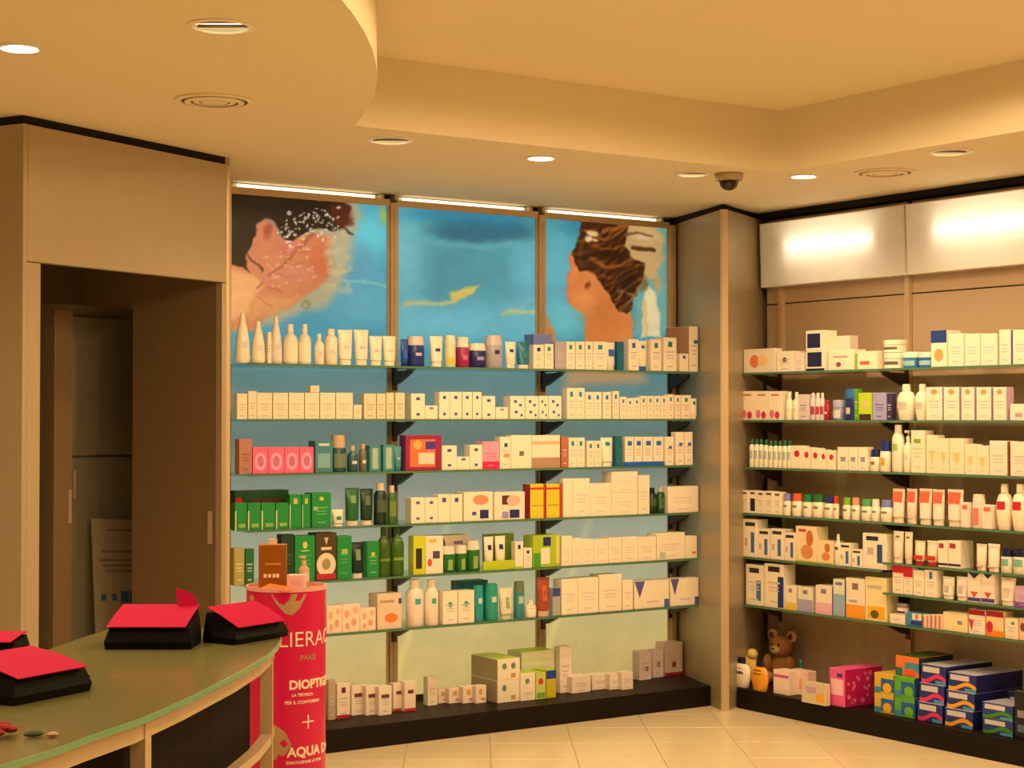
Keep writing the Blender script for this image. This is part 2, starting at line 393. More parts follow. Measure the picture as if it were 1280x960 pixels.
def paint3(X, Y):
    c = Canvas(X, Y, (66, 148, 166))
    c.ell(140, 480, 110, 420, (96, 178, 192), .9, .8); c.ell(200, 840, 160, 120, (112, 200, 206), 1.0, .7); c.ell(250, 160, 120, 80, (50, 134, 156), .9, .7)
    c.poly([(600, 60), (880, 60), (880, 960), (640, 960), (660, 700), (760, 500)], (116, 168, 156), 30, .8)
    c.poly([(590, 60), (800, 150), (850, 260), (850, 420), (800, 540), (690, 560), (640, 400), (580, 300)], (206, 166, 104), 22, .95)
    c.poly([(745, 590), (800, 680), (835, 980), (695, 980), (712, 680)], (222, 206, 158), 14); c.poly([(770, 560), (830, 520), (835, 620), (810, 660)], (196, 150, 84), 14, .8)
    c.stroke([(720, 720), (730, 960)], 12, (206, 160, 96), 14, .6)
    c.poly([(225, 370), (275, 300), (400, 470), (460, 620), (540, 780), (630, 790), (640, 1040), (720, 1400), (150, 1400), (240, 1080), (305, 1000), (318, 785), (250, 765), (215, 715), (198, 570), (190, 540), (222, 465), (216, 390)], (212, 128, 66), 9)
    c.stroke([(228, 380), (226, 460), (196, 535), (204, 640), (216, 710)], 10, (226, 104, 74), 12, .7); c.ell(470, 840, 130, 160, (196, 110, 52), .9, .6); c.ell(320, 700, 60, 90, (230, 150, 82), .9, .6)
    HAIR3 = [(290, 60), (600, 60), (595, 300), (645, 400), (735, 440), (705, 545), (660, 680), (605, 800), (535, 775), (445, 600), (390, 515), (335, 490), (275, 495), (238, 350), (285, 225)]
    c.poly([(290, 60), (600, 60), (595, 300), (645, 400), (735, 440), (705, 545), (660, 680), (605, 800), (535, 775), (445, 600), (390, 515), (335, 490), (275, 495), (238, 350), (285, 225)], (66, 34, 14), 9)
    for pts, wd, col in (([(330, 200), (430, 260), (560, 215), (600, 170)], 14, (150, 84, 30)), ([(340, 300), (440, 340), (590, 300)], 11, (140, 76, 28)), ([(360, 400), (450, 470), (560, 450), (640, 395)], 14, (158, 92, 36)), ([(400, 510), (500, 540), (620, 470), (690, 450)], 9, (134, 74, 28)), ([(470, 590), (560, 560), (660, 500)], 9, (120, 66, 26)), ([(520, 700), (600, 620), (680, 560)], 9, (150, 104, 50)), ([(560, 770), (640, 700), (700, 580)], 10, (160, 120, 64)), ([(300, 260), (280, 360), (300, 450)], 8, (112, 58, 24)), ([(440, 200), (520, 190), (600, 160)], 16, (176, 104, 44)), ([(540, 640), (640, 660), (660, 690)], 6, (196, 164, 110))):
        c.stroke(pts, wd, col, 10, .8)
    hm = sm(sdpoly(c.X, c.Y, HAIR3), 9); fl_ = np.sin((c.Y + .5 * c.X + 40 * np.sin(c.X * .012)) * .11) * np.sin((c.Y - .2 * c.X) * .031 + 1)
    c.mixm(hm * np.clip(fl_, 0, 1), (128, 72, 28), .55); c.mixm(hm * np.clip(-fl_, 0, 1), (34, 16, 8), .5)
    c.ell(470, 380, 120, 34, (40, 20, 10), .6, .7); c.ell(600, 560, 60, 80, (44, 24, 12), .7, .6)
    c.ell(365, 215, 34, 26, (226, 186, 130), .4); c.ell(335, 262, 26, 24, (226, 190, 140), .4); c.ell(375, 275, 24, 16, (206, 160, 104), .5)
    c.stroke([(640, 315), (700, 335), (780, 350)], 14, (70, 36, 20), 10, .9); c.stroke([(590, 235), (680, 215), (760, 235)], 10, (92, 52, 26), 10, .7); c.ell(710, 250, 60, 14, (224, 196, 150), .8, .8)
    c.ell(716, 585, 26, 56, (120, 100, 50), .5, .8); c.ell(345, 570, 46, 66, (216, 132, 72), .3); c.ell(334, 585, 18, 24, (110, 46, 26), .6, .8)
    c.poly([(55, 800), (130, 930), (120, 1000), (55, 1000)], (206, 130, 70), 14)
    return c
def film(name, X0, X1, painter, zx0, zx1, zy0, zy1, fac):
    Z0, Z1 = 0.13, 2.575
    nx = 190; zs = np.concatenate([np.linspace(Z1, 1.70, 200), np.linspace(1.69, Z0, 60)]); nz = len(zs)
    U = np.linspace(0, 1, nx); UU, ZZ = np.meshgrid(U, zs); S = Z1 - ZZ
    zx = zx0 + UU * (zx1 - zx0); zy = zy0 + (zy1 - zy0) * UU + S / fac
    R9 = np.random.default_rng(nx + int(zx0))
    def wn(f):
        a = R9.random(5) * 6.28
        return np.sin(zx * f + a[0] + 2.1 * np.sin(zy * f * .9 + a[1])) + np.sin(zy * f * 1.2 + a[2] + 1.7 * np.sin(zx * f * .8 + a[3]))
    zx = zx + 5 * wn(.017) + 3.0 * wn(.05) + 1.0 * wn(.13); zy = zy + 5 * wn(.015) + 3.0 * wn(.045) + 1.0 * wn(.12)
    c = painter(zx, zy); C = np.clip(c.C * (1 + .08 * c.n[..., None]), 0, 1)
    # the print fades down the panel from sky blue to pale cream
    zk = [2.6, 1.78, 1.62, 1.38, 1.14, .90, .65, .40, .13]
    ck = np.array([(80, 160, 182), (98, 144, 146), (104, 138, 134), (112, 132, 120), (148, 155, 138), (172, 176, 148), (192, 186, 142), (208, 186, 120), (204, 178, 108)]) / 255.
    L = np.stack([np.interp(-ZZ, -np.array(zk), ck[:, i]) for i in range(3)], -1)
    L *= (1 + .05 * c.n[..., None])
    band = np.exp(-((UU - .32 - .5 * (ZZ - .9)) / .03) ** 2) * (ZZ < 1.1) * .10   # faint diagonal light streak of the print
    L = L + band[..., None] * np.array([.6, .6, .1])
    if painter is paint3:      # the bare back of the pictured woman runs on below the first shelf
        nk = sm(sdpoly(zx, zy, [(300, 900), (640, 900), (690, 1100), (740, 1300), (170, 1300), (230, 1100)]), 45) * np.clip((ZZ - 1.50) / .10, 0, 1) * .95
        L = L * (1 - nk[..., None]) + np.array([188, 152, 108]) / 255. * nk[..., None]
    m = np.clip((1.84 - ZZ) / .10, 0, 1)[..., None]
    C = np.clip(C * (1 - m) + L * m, 0, 1)
    Cl = np.where(C <= .04045, C / 12.92, ((C + .055) / 1.055) ** 2.4)
    xs = X0 + UU * (X1 - X0)
    V = np.stack([xs, np.full(xs.shape, YP), ZZ], -1).reshape(-1, 3)
    idx = np.arange(nx * nz).reshape(nz, nx)
    Fq = np.stack([idx[1:, :-1], idx[1:, 1:], idx[:-1, 1:], idx[:-1, :-1]], -1).reshape(-1, 4)
    me = bpy.data.meshes.new(name); me.from_pydata(V.tolist(), [], Fq.tolist())
    at = me.color_attributes.new('ink', 'FLOAT_COLOR', 'POINT')
    at.data.foreach_set('color', np.concatenate([Cl.reshape(-1, 3), np.ones((nx * nz, 1))], 1).astype(np.float32).ravel())
    return me
M_film = bpy.data.materials.new('backlit_print'); M_film.use_nodes = True
nt = M_film.node_tree; b = nt.nodes['Principled BSDF']; vc = nt.nodes.new('ShaderNodeVertexColor'); vc.layer_name = 'ink'
nt.links.new(vc.outputs[0], b.inputs['Emission Color']); b.inputs['Emission Strength'].default_value = 0.80
mul = nt.nodes.new('ShaderNodeMixRGB'); mul.blend_type = 'MULTIPLY'; mul.inputs[0].default_value = 1; mul.inputs[2].default_value = (.35, .35, .35, 1)
nt.links.new(vc.outputs[0], mul.inputs[1]); nt.links.new(mul.outputs[0], b.inputs['Base Color']); b.inputs['Roughness'].default_value = 0.35
PAN = [(3.475, 4.322, paint1, 0, 930, 62, 120, .00077, 'backlit poster of a woman washing her face with foam'),
       (4.385, 5.228, paint2, 80, 905, 85, 150, .00077, 'backlit plain blue sky and water poster in the middle'),
       (5.292, 6.125, paint3, 55, 872, 120, 185, .00076, 'backlit poster of a woman seen from behind washing her hair')]
M_housing = mat('lightbox_housing', '6b5a46', .6)
M_tubeglow = bpy.data.materials.new('fluorescent_tube'); M_tubeglow.use_nodes = True
b = M_tubeglow.node_tree.nodes['Principled BSDF']; b.inputs['Emission Color'].default_value = (1, .88, .60, 1); b.inputs['Emission Strength'].default_value = 1.5
for X0, X1, pf, a0, a1, b0, b1, fc, lab in PAN:
    t = tag(empty('backlit_poster', ((X0 + X1) / 2, YP, .13)), lab, 'poster')
    me = film('print_film', X0, X1, pf, a0, a1, b0, b1, fc)
    o = link('print_film', me, M_film, t); o.location = (-(X0 + X1) / 2, -YP, -.13)
    fr = MB(); fr.box(X0 - .012, X1 + .012, YP - .015, YP + .01, 2.575, 2.608); fr.box(X0 - .012, X0, YP - .010, YP + .02, .12, 2.575); fr.box(X1, X1 + .012, YP - .010, YP + .02, .12, 2.575)
    o = fr.obj('frame', M_alu, t); o.location = (-(X0 + X1) / 2, -YP, -.13)
    o = MB().box(X0, X1, YP + .004, YP + .12, .13, 2.57).obj('housing', M_housing, t); o.location = (-(X0 + X1) / 2, -YP, -.13)
    # cove tube above each poster
    k = tag(empty('cove_light', ((X0 + X1) / 2, YP + .035, 2.622)), {0: 'bright cove tube', 1: 'bright cove tube', 2: 'bright cove tube'}[0] + ' along the ceiling above the ' + ['left', 'middle', 'right'][[p[0] for p in PAN].index(X0)] + ' poster', 'light')
    MB().tube((-(X1 - X0) / 2 + .05, 0, 0), ((X1 - X0) / 2 - .05, 0, 0), .008, 10).obj('tube', M_tubeglow, k, smooth=True)
    kk = MB(); kk.box(-(X1 - X0) / 2, (X1 - X0) / 2, .03, .04, -.012, .014); kk.box(-(X1 - X0) / 2, -(X1 - X0) / 2 + .018, -.012, .03, -.012, .014); kk.box((X1 - X0) / 2 - .018, (X1 - X0) / 2, -.012, .03, -.012, .014); kk.obj('batten', M_white, k)
    o = MB().box(-(X1 - X0) / 2, (X1 - X0) / 2, -.013, .03, -.015, -.012).obj('tray', M_white, k)

# ------------------------------------------------------------------ uprights, brackets, glass shelves
def bracket(loc, rz, lab):   # hangs on an upright, carries a glass shelf
    t = tag(empty('shelf_bracket', loc, rz), lab, 'bracket')
    # local: wall at y=0, shelf towards -y, arm under the shelf
    MB().add(*[[(x, y, z) for x in (-.010, .010) for y, z in ((0, -.004), (-.17, -.004), (-.17, -.014), (-.05, -.065), (0, -.075))],
               [(0, 1, 2, 3, 4), (9, 8, 7, 6, 5), (0, 5, 6, 1), (1, 6, 7, 2), (2, 7, 8, 3), (3, 8, 9, 4), (4, 9, 5, 0)]]).obj('arm', M_dark, t)
    MB().box(-.016, .016, -.18, -.14, -.005, -.0008).obj('rest_pad', M_dark, t)
    MB().box(-.014, .014, -.004, .0, -.10, .01).obj('hook_plate', M_dark, t)
    return t
ZL = [1.766, 1.512, 1.265, 1.012, 0.766, 0.517]
UPX = [3.440, 4.353, 5.260, 6.155]
for i, x in enumerate(UPX):
    t = tag(empty('shelf_upright', (x, YP - .012, .105)), 'vertical metal upright, ' + ORD[i + 1] + ' from left on the poster wall', 'upright')
    MB().box(-.018, .018, -.012, .02, 0, 2.592 - .105).obj('post', M_alu, t)
    MB().box(-.005, .005, -.0135, -.0115, .02, 2.45).obj('slot_channel', M_lamd, t)
    for k, z in enumerate(ZL):
        if i == 0: continue
        xx = x + (0.0 if i < 3 else -.028)
        bracket((xx, YP - .025, z - .010), 0, 'dark bracket under %s poster wall shelf, %s upright from left' % (ORD[k + 1], ORD[i + 1]))
def shelf(x0, x1, y0, y1, z, front, lab):
    t = tag(empty('glass_shelf', ((x0 + x1) / 2, (y0 + y1) / 2, z)), lab, 'shelf')
    a, c = (x1 - x0) / 2, (y1 - y0) / 2
    e = .004
    if front == 'y':
        pn = MB().box(-a, a, -c + e, c, -.010, 0).obj('pane', M_glass, t); MB().box(-a, a, -c, -c + e, -.010, 0).obj('polished_edge', M_gedge, pn)
    else:
        pn = MB().box(-a + e, a, -c, c, -.010, 0).obj('pane', M_glass, t); MB().box(-a, -a + e, -c, c, -.010, 0).obj('polished_edge', M_gedge, pn)
for k, z in enumerate(ZL):
    for n, (x0, x1) in zip(('left', 'middle', 'right'), ((3.40, 4.351), (4.355, 5.258), (5.262, 6.045))):
        shelf(x0, x1, YS, YP - .03, z, 'y', 'green-edged glass shelf, %s from top, %s bay of the poster wall' % (ORD[k + 1], n))
ZRL = [1.757, 1.507, 1.258, 1.014, 0.782, 0.530]
ZRR = [1.757, 1.507, 1.258, 1.014, 0.822, 0.676, 0.530]
YBAY = 5.86
for k, z in enumerate(ZRL): shelf(XS, XW - .03, YBAY + .002, 6.855, z, 'x', 'glass shelf, %s from top, left bay of the right wall' % ORD[k + 1])
for k, z in enumerate(ZRR): shelf(XS, XW - .03, 4.72, YBAY - .002, z, 'x', 'glass shelf, %s from top, right bay of the right wall' % ORD[k + 1])
for i, y in enumerate((6.86, 5.95, 4.9)):
    t = tag(empty('shelf_upright', (XW - .012, y, .105), -math.pi / 2), 'vertical metal upright, %s from the corner on the right wall' % ORD[i + 1], 'upright')
    MB().box(-.014, .014, -.012, .012, 0, 2.24 - .105).obj('post', M_alu, t)
    MB().box(-.004, .004, -.0135, -.0115, .02, 2.0).obj('slot_channel', M_lamd, t)
    for k, z in enumerate(ZRL if i == 0 else ZRR):
        bracket((XW - .025, y, z - .010), -math.pi / 2, 'dark bracket under %s right wall shelf, %s upright from corner' % (ORD[k + 1], ORD[i + 1]))

# ------------------------------------------------------------------ corner wedge, plinths, right wall panels, lightbox
CP = [(5.955, 6.765), (5.985, 6.755), (6.475, 7.015), (6.475, 7.56), (6.195, 7.56), (6.195, 7.42)]
t = tag(empty('corner_column', (5.97, 6.76, 0)), 'champagne laminate wedge column in the corner between the walls', 'column')
o = MB().prism(CP, 0.0, ZT).obj('casing', M_lam, t); o.location = (-5.97, -6.76, 0)
o = MB().prism([(5.948, 6.768), (5.952, 6.756), (5.985, 6.748), (5.990, 6.757), (5.966, 6.775)], 0.0, ZT).obj('corner_trim', M_alu, t); o.location = (-5.97, -6.76, 0)
o = MB().prism([(6.0, 6.80), (6.46, 7.05), (6.46, 7.50), (6.21, 7.50)], ZT, ZC).obj('shadow_gap', M_gap, t); o.location = (-5.97, -6.76, 0)
t = tag(MB().prism([(3.30, YB), (6.005, YB), (6.175, 7.40), (3.30, 7.40)], 0, .105).obj('plinth', M_wood), 'low dark brown wooden plinth under the poster wall', 'plinth')
t = tag(MB().prism([(XB, 2.6), (XW - .001, 2.6), (XW - .001, 6.985), (XB, 6.79)], 0, .105).obj('plinth', M_wood), 'low dark brown wooden plinth along the right wall', 'plinth')
wp = struct(empty('wall_panelling_right', (XW, 5.9, 0)))
for (y0, y1) in ((5.964, 6.99), (4.914, 5.936), (3.864, 4.886), (2.6, 3.836)):
    for (z0, z1) in ((.105, 2.135), (2.141, 2.60)):
        o = MB().cbox(XW, XW + .02, y0, y1, z0, z1, .002).obj('panel', M_lamd, wp); o.location = (-XW, -5.9, 0)
o = MB().box(XW + .02, XW + .10, 2.6, 7.0, 0, 2.6).obj('panel_backing', M_gap, wp); o.location = (-XW, -5.9, 0)

def diffuser_mat():
    m = bpy.data.materials.new('opal_diffuser'); m.use_nodes = True; nt = m.node_tree; nt.nodes.clear()
    o = nt.nodes.new('ShaderNodeOutputMaterial'); mx = nt.nodes.new('ShaderNodeMixShader'); mx.inputs[0].default_value = .45
    d = nt.nodes.new('ShaderNodeBsdfDiffuse'); d.inputs[0].default_value = (.84, .80, .74, 1)
    tl = nt.nodes.new('ShaderNodeBsdfTranslucent'); tl.inputs[0].default_value = (.92, .88, .80, 1)
    nt.links.new(d.outputs[0], mx.inputs[1]); nt.links.new(tl.outputs[0], mx.inputs[2])
    g = nt.nodes.new('ShaderNodeBsdfGlossy'); g.inputs['Roughness'].default_value = .25
    m2 = nt.nodes.new('ShaderNodeMixShader'); m2.inputs[0].default_value = .05
    nt.links.new(mx.outputs[0], m2.inputs[1]); nt.links.new(g.outputs[0], m2.inputs[2]); nt.links.new(m2.outputs[0], o.inputs[0]); return m
M_diff = diffuser_mat()
M_tube2 = bpy.data.materials.new('sign_tube'); M_tube2.use_nodes = True
b = M_tube2.node_tree.nodes['Principled BSDF']; b.inputs['Emission Color'].default_value = (1, .92, .74, 1); b.inputs['Emission Strength'].default_value = 9.5
def lightbox(y0, y1, lab, ty0, ty1):
    t = tag(empty('light_box', (XW, (y0 + y1) / 2, 2.231)), lab, 'light box'); oy = (y0 + y1) / 2
    XT, XBm = 6.395, 6.405
    # sloped opal front
    MB().add([(XBm - XW, y0 - oy, 0), (XBm - XW, y1 - oy, 0), (XT - XW, y1 - oy, .341), (XT - XW, y0 - oy, .341)], [(0, 1, 2, 3)]).obj('diffuser', M_diff, t)
    for y in (y0, y1 - .006):
        s = MB(); s.add([(x, yy - oy, z) for yy in (y, y + .006) for x, z in ((XBm - XW, 0), (0, 0), (0, .341), (XT - XW, .341))], [(0, 1, 2, 3), (7, 6, 5, 4), (0, 4, 5, 1), (1, 5, 6, 2), (2, 6, 7, 3), (3, 7, 4, 0)])
        s.obj('end_cap', M_white, t)
    MB().box(-.006, -.001, y0 - oy, y1 - oy, 0, .341).obj('back_plate', M_white, t)
    MB().box(XT - XW, 0, y0 - oy, y1 - oy, .337, .342).obj('top_plate', M_white, t)
    MB().box(XBm - XW, 0, y0 - oy, y1 - oy, -.004, 0).obj('bottom_plate', M_white, t)
    MB().tube((-.040, ty0 - oy, .200), (-.040, ty1 - oy, .200), .013, 10).obj('tube', M_tube2, t, smooth=True)
    for yy in (ty0 - .01, ty1 + .01): MB().box(-.050, -.006, yy - oy - .008, yy - oy + .008, .185, .215).obj('tube_holder', M_white, t)
lightbox(5.905, 6.955, 'white glowing lightbox sign panel nearest the corner', 6.13, 6.76)
lightbox(4.85, 5.901, 'white glowing lightbox sign panel at the right edge', 5.10, 5.72)
t = tag(MB().box(6.44, 6.59, 4.4, 7.0, ZT + .003, ZC - .001).obj('shadow_gap_strip', M_gap), 'black strip standing in for the shaded gap above the white lightbox', 'trim')  # solid black strip, the gap's shade put into its colour

# ------------------------------------------------------------------ door unit (angled) and the back room behind it
A = Vector((2.102, 6.242, 0)); DA = math.radians(26.4)
RD = Matrix.Translation(A) @ Matrix.Rotation(DA, 4, 'Z')     # local x along the face, y into the back room
du = struct(empty('door_surround', A, DA))
MB().cbox(.004, 1.166, 0, .035, 2.098, ZT, .002).obj('header_panel', M_lam, du)
MB().cbox(.004, .074, 0, .035, 0, 2.095, .002).obj('side_panel', M_lam, du)
MB().cbox(1.140, 1.166, 0, .035, 0, 2.095, .002).obj('side_panel', M_lam, du)
MB().lathe([(0, 1), (ZT - .003, 1)], .019, .019, 12, 1.188, .018).obj('edge_post', M_alu, du, smooth=True)
MB().box(-.018, .002, .0, 2.2, 0, ZT).obj('return_panel', M_lam, du)
MB().box(-.0, 1.18, .02, .05, ZT, ZC).obj('shadow_gap', M_gap, du)
MB().box(0.0, .02, .05, 2.2, ZT, ZC).obj('shadow_gap', M_gap, du)
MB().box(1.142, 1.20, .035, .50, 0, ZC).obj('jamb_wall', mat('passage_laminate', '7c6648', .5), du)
MB().box(1.138, 1.1425, .055, .075, 0.98, 1.12).obj('strike_plate', M_alu, du)
MB().box(-.02, 1.9, 2.2, 2.26, 0, ZC).obj('passage_end_wall', M_wall, du)
o = MB().prism([(3.155, 6.80), (3.180, 6.80), (3.415, 7.60), (3.385, 7.605)], 0, ZC).obj('hidden_closing_wall', M_lamd); o.parent = du; o.matrix_parent_inverse = RD.inverted()  # added out of view, stops shop light leaking into the passage
def dloc(x, y, z=0): return RD @ Vector((x, y, z))
# storage cabinet in the back room, an open door edge and a leaning notice board
t = tag(empty('storage_cabinet', dloc(1.52, .95), DA), 'tall pale cabinet standing in the dark back room', 'cabinet')
Mcab = mat('cabinet_grey', '9a9480', .6)
MB().cbox(-.32, .27, 0, .40, 0, 2.04, .003).obj('body', Mcab, t)
MB().cbox(-.315, .265, -.02, 0, 1.345, 1.985, .003).obj('upper_door', Mcab, t)
ld_ = MB().cbox(-.315, .265, -.02, 0, .05, 1.335, .003).obj('lower_door', Mcab, t)
MB().cbox(-.30, -.285, -.035, -.02, 1.15, 1.28, .002).obj('handle', M_alu, ld_)
t = tag(empty('door_post', dloc(1.03, .80), DA), 'wooden post of an open door inside the dark doorway', 'door post')
MB().cbox(-.055, .055, 0, .045, 0, 2.0, .003).obj('post', mat('door_leaf_brown', '8a7052', .5), t)
MB().cbox(.030, .048, -.006, 0, 1.05, 1.2, .001).obj('lock_plate', M_alu, t)
t = tag(empty('notice_board', dloc(1.47, .74), DA), 'pale notice board with text leaning in the dark doorway', 'sign')
RB = Matrix.Rotation(math.radians(-7), 4, 'X') @ Matrix.Rotation(math.radians(4), 4, 'Y')
def bb(x0, x1, z0, z1, y0, y1): return MB().box(x0, x1, y0, y1, z0, z1, RB)
bb(-.25, .25, .03, 1.05, 0, .012).obj('board', mat('board_paper', 'b5a98c', .7), t)
tx = MB()
for k, (z, x0, x1) in enumerate([(1.0, -.16, .2), (.90, -.2, .0), (.86, -.22, .2), (.835, -.2, .18), (.81, -.18, .2)]): tx.box(x0, x1, -.002, 0, z - .004, z + .004, RB)
tx.obj('printed_text', mat('print_dark', '857860', .7), t)['kind'] = 'stuff'
for x, q in ((-.2, .015), (-.13, .015), (-.06, .026), (.0, .026), (.06, .026)): MB().box(x - q, x + q, -.002, 0, .69 - q, .69 + q, RB).obj('printed_picture', mat('print_blue', '3d6a98', .6), t)

# ------------------------------------------------------------------ products
RED, NAVY, TEAL, BLUE, GRN, DGRN, LIME, YEL, ORA, PNK, LIL, WHT, CRM, TXTC = 'b8202a', '20275f', '17807c', '2a64a8', '1d7a2c', '123d22', 'a8c832', 'e8c430', 'e8862a', 'e8607c', '9a90b8', 'f2ece2', 'ece2cc', 'c8baa4'
def DOT(c): return [('r', c, .34, .72, .66, .88)]
def D2(c): return [('r', c, .36, .74, .64, .86), ('r', c, .38, .14, .62, .24)]
def TX(c=TXTC): return [('r', c, .18, .55, .82, .59), ('r', c, .24, .45, .76, .48), ('r', c, .24, .37, .76, .40), ('r', c, .3, .12, .7, .16)]
def BOT(c, h=.25): return [('r', c, .0, .0, 1, h)]
def TOP(c, h=.25): return [('r', c, .0, 1 - h, 1, 1)]
def OV(c, c2): return [('o', c, .12, .12, .88, .80), ('o', c2, .28, .25, .72, .68)]
def HD(c): return [('r', c, .2, .84, .8, .92)]
BOXN = {}
def prints(t, P, wd, d, h):
    groups = []; fine = {}
    for p in P:
        if p[0] == 'r' and (p[5] - p[3]) < .075: fine.setdefault(p[1], []).append(p)
        else: groups.append(('print', p[1], [p]))
    groups += [('text_lines', c, L) for c, L in fine.items()]
    for n, (nm, c, L) in enumerate(groups):
        m = MB()
        for k, p in enumerate(L):
            x0, x1 = -wd / 2 + p[2] * wd, -wd / 2 + p[4] * wd; z0, z1 = p[3] * h, p[5] * h
            yf = -d / 2 - .0005 - .00025 * n
            if p[0] == 'o':
                pts = [((x0 + x1) / 2 + (x1 - x0) / 2 * math.cos(2 * math.pi * i / 16), (z0 + z1) / 2 + (z1 - z0) / 2 * math.sin(2 * math.pi * i / 16)) for i in range(16)]
                m.prism_xz(pts, yf, -d / 2 + .0005)
            elif p[0] == 'w':      # wavy swoosh
                pts = [(x0 + (x1 - x0) * i / 10, z0 + (z1 - z0) * (.35 + .35 * math.sin(i / 10 * 5.5 - 2.2) + .3)) for i in range(11)]
                low = [(x, max(0.0, z - (z1 - z0) * .45)) for x, z in pts][::-1]
                m.prism_xz((pts + low)[::-1], yf, -d / 2 + .0005)
            elif p[0] == 't':      # triangle pointing down
                m.prism_xz([(x0, z1), ((x0 + x1) / 2, z0), (x1, z1)], yf, -d / 2 + .0005)
            else: m.box(x0, x1, yf, -d / 2 + .0005, z0, z1)
        o = m.obj(nm, mat('ink', c, .45), t)
        if len(L) > 1: o['kind'] = 'stuff'
def carton(wd, d, h, col, e):
    t = MB().cbox(-wd / 2, wd / 2, -d / 2, d / 2, 0, h, .0012).obj(e.get('nm', 'carton'), mat('card', col, .42))
    prints(t, e.get('p', TX()), wd, d, h)
    if e.get('side'):
        MB().box(-wd / 2 - .0006, wd / 2 + .0006, -d / 2 + .002, d / 2 - .002, .002, h - .002).obj('side_print', mat('card', e['side'], .42), t)
    if e.get('lid'):
        MB().cbox(-wd / 2 + .001, wd / 2 - .001, -d / 2 + .001, d / 2 - .001, h - .001, h + .0008, .0003).obj('top_flap', mat('card', e['lid'], .42), t)
    else:
        MB().box(-wd / 2 + .002, wd / 2 - .002, -d / 2 + .0025, -d / 2 + .0035, h - .0003, h + .0004).obj('flap_seam', mat('ink', TXTC, .45), t)
    return t
PROF = {
 'cone': ([(0, .80), (.02, .95), (.10, 1), (.45, .88), (.70, .62), (.80, .46), (.82, .40)], (.82, 1.0, .40, .26)),
 'round': ([(0, .90), (.03, 1), (.60, 1), (.70, .78), (.76, .42), (.80, .38)], (.80, 1.0, .42, .40)),
 'slim': ([(0, .92), (.02, 1), (.72, 1), (.80, .72), (.82, .55)], (.82, 1.0, .60, .56)),
 'deo': ([(0, .95), (.02, 1), (.66, 1), (.70, .95)], (.70, 1.0, .98, .86)),
 'wide': ([(0, .95), (.02, 1), (.60, 1), (.66, .85)], (.66, 1.0, .86, .80)),
 'oval': ([(0, .72), (.03, .80), (.35, 1), (.62, .98), (.76, .72), (.80, .42)], (.80, 1.0, .46, .44)),
 'pump': ([(0, .92), (.02, 1), (.60, 1), (.68, .6), (.72, .35)], (.72, .86, .42, .40)),
}
def bottle(wd, d, h, col, e):
    pr, (c0, c1, r0, r1) = PROF[e.get('s', 'round')]
    rx, ry = wd / 2, d / 2
    t = MB().lathe([(z * h, r) for z, r in pr], rx, ry, 16).obj(e.get('nm', 'bottle'), mat('bottle_plastic', col, .28), smooth=True)
    cc = e.get('cap', col)
    cap = MB().lathe([(c0 * h, r0), (c0 * h + .25 * (c1 - c0) * h, r0), (c1 * h - .001, r1), (c1 * h, r1 * .9)], rx, ry, 14).obj('cap', mat('cap_plastic', cc, .3), t, smooth=True)
    if e.get('s') == 'pump':
        m = MB().lathe([(.86 * h, .1), (.94 * h, .1)], rx, ry, 8); m.box(-rx * .75, rx * .2, -.006, .006, .94 * h, h); m.obj('pump_head', mat('cap_plastic', cc, .3), cap)
    L = e.get('lab', ['d8cab2', .30, .42, 28])
    if L:
        c, v0, v1 = L[:3]; aw = L[3] if len(L) > 3 else 50
        rr = lambda z: np.interp(z, [q[0] for q in pr], [q[1] for q in pr])
        m = MB(); n = 9; vs = []; fs = []
        for zi, z in enumerate((v0, v1)):
            for i in range(n):
                a = math.radians(-90 - aw + 2 * aw * i / (n - 1)); q = rr(z) * 1.0 + .02
                vs.append((rx * q * math.cos(a), ry * q * math.sin(a), z * h))
        for i in range(n - 1): fs.append((i, i + 1, n + i + 1, n + i))
        m.add(vs, fs).obj('label', mat('ink', c, .4), t, smooth=True)
    return t
def tubep(wd, d, h, col, e):
    cc = e.get('cap', col); ch = e.get('ch', .15)
    def el(rx, ry, z, n=16): return [(rx * math.cos(2 * math.pi * i / n), ry * math.sin(2 * math.pi * i / n), z) for i in range(n)]
    t = MB().loft([el(wd * .36, d * .42, ch * h * .98), el(wd * .42, d * .5, ch * h + .004), el(wd * .46, d * .36, h * .6), el(wd * .49, d * .12, h * .92), el(wd * .5, .0016, h * .96), el(wd * .5, .0014, h)]).obj('squeeze_tube', mat('tube_plastic', col, .3), smooth=True)
    MB().lathe([(0, .37), (.001, .39), (ch * h, .37)], wd, d, 16).obj('cap', mat('cap_plastic', cc, .3), t, smooth=True)
    L = e.get('lab', ['cdbfa8', .47, .54])
    if L:
        c, v0, v1 = L[:3]
        if v0 > .9: pass
        yy = lambda z: -d * np.interp(z, [ch, .6, .92, 1], [.5, .36, .12, .05]) - .0012
        xw = wd * (.18 if len(L) < 4 else L[3])
        MB().add([(-xw, yy(v0), v0 * h), (xw, yy(v0), v0 * h), (xw, yy(v1), v1 * h), (-xw, yy(v1), v1 * h), (-xw, yy(v0) + .004, v0 * h), (xw, yy(v0) + .004, v0 * h), (xw, yy(v1) + .004, v1 * h), (-xw, yy(v1) + .004, v1 * h)], [(0, 1, 2, 3), (0, 4, 5, 1), (2, 6, 7, 3), (1, 5, 6, 2), (0, 3, 7, 4)]).obj('label', mat('ink', c, .4), t)
    return t
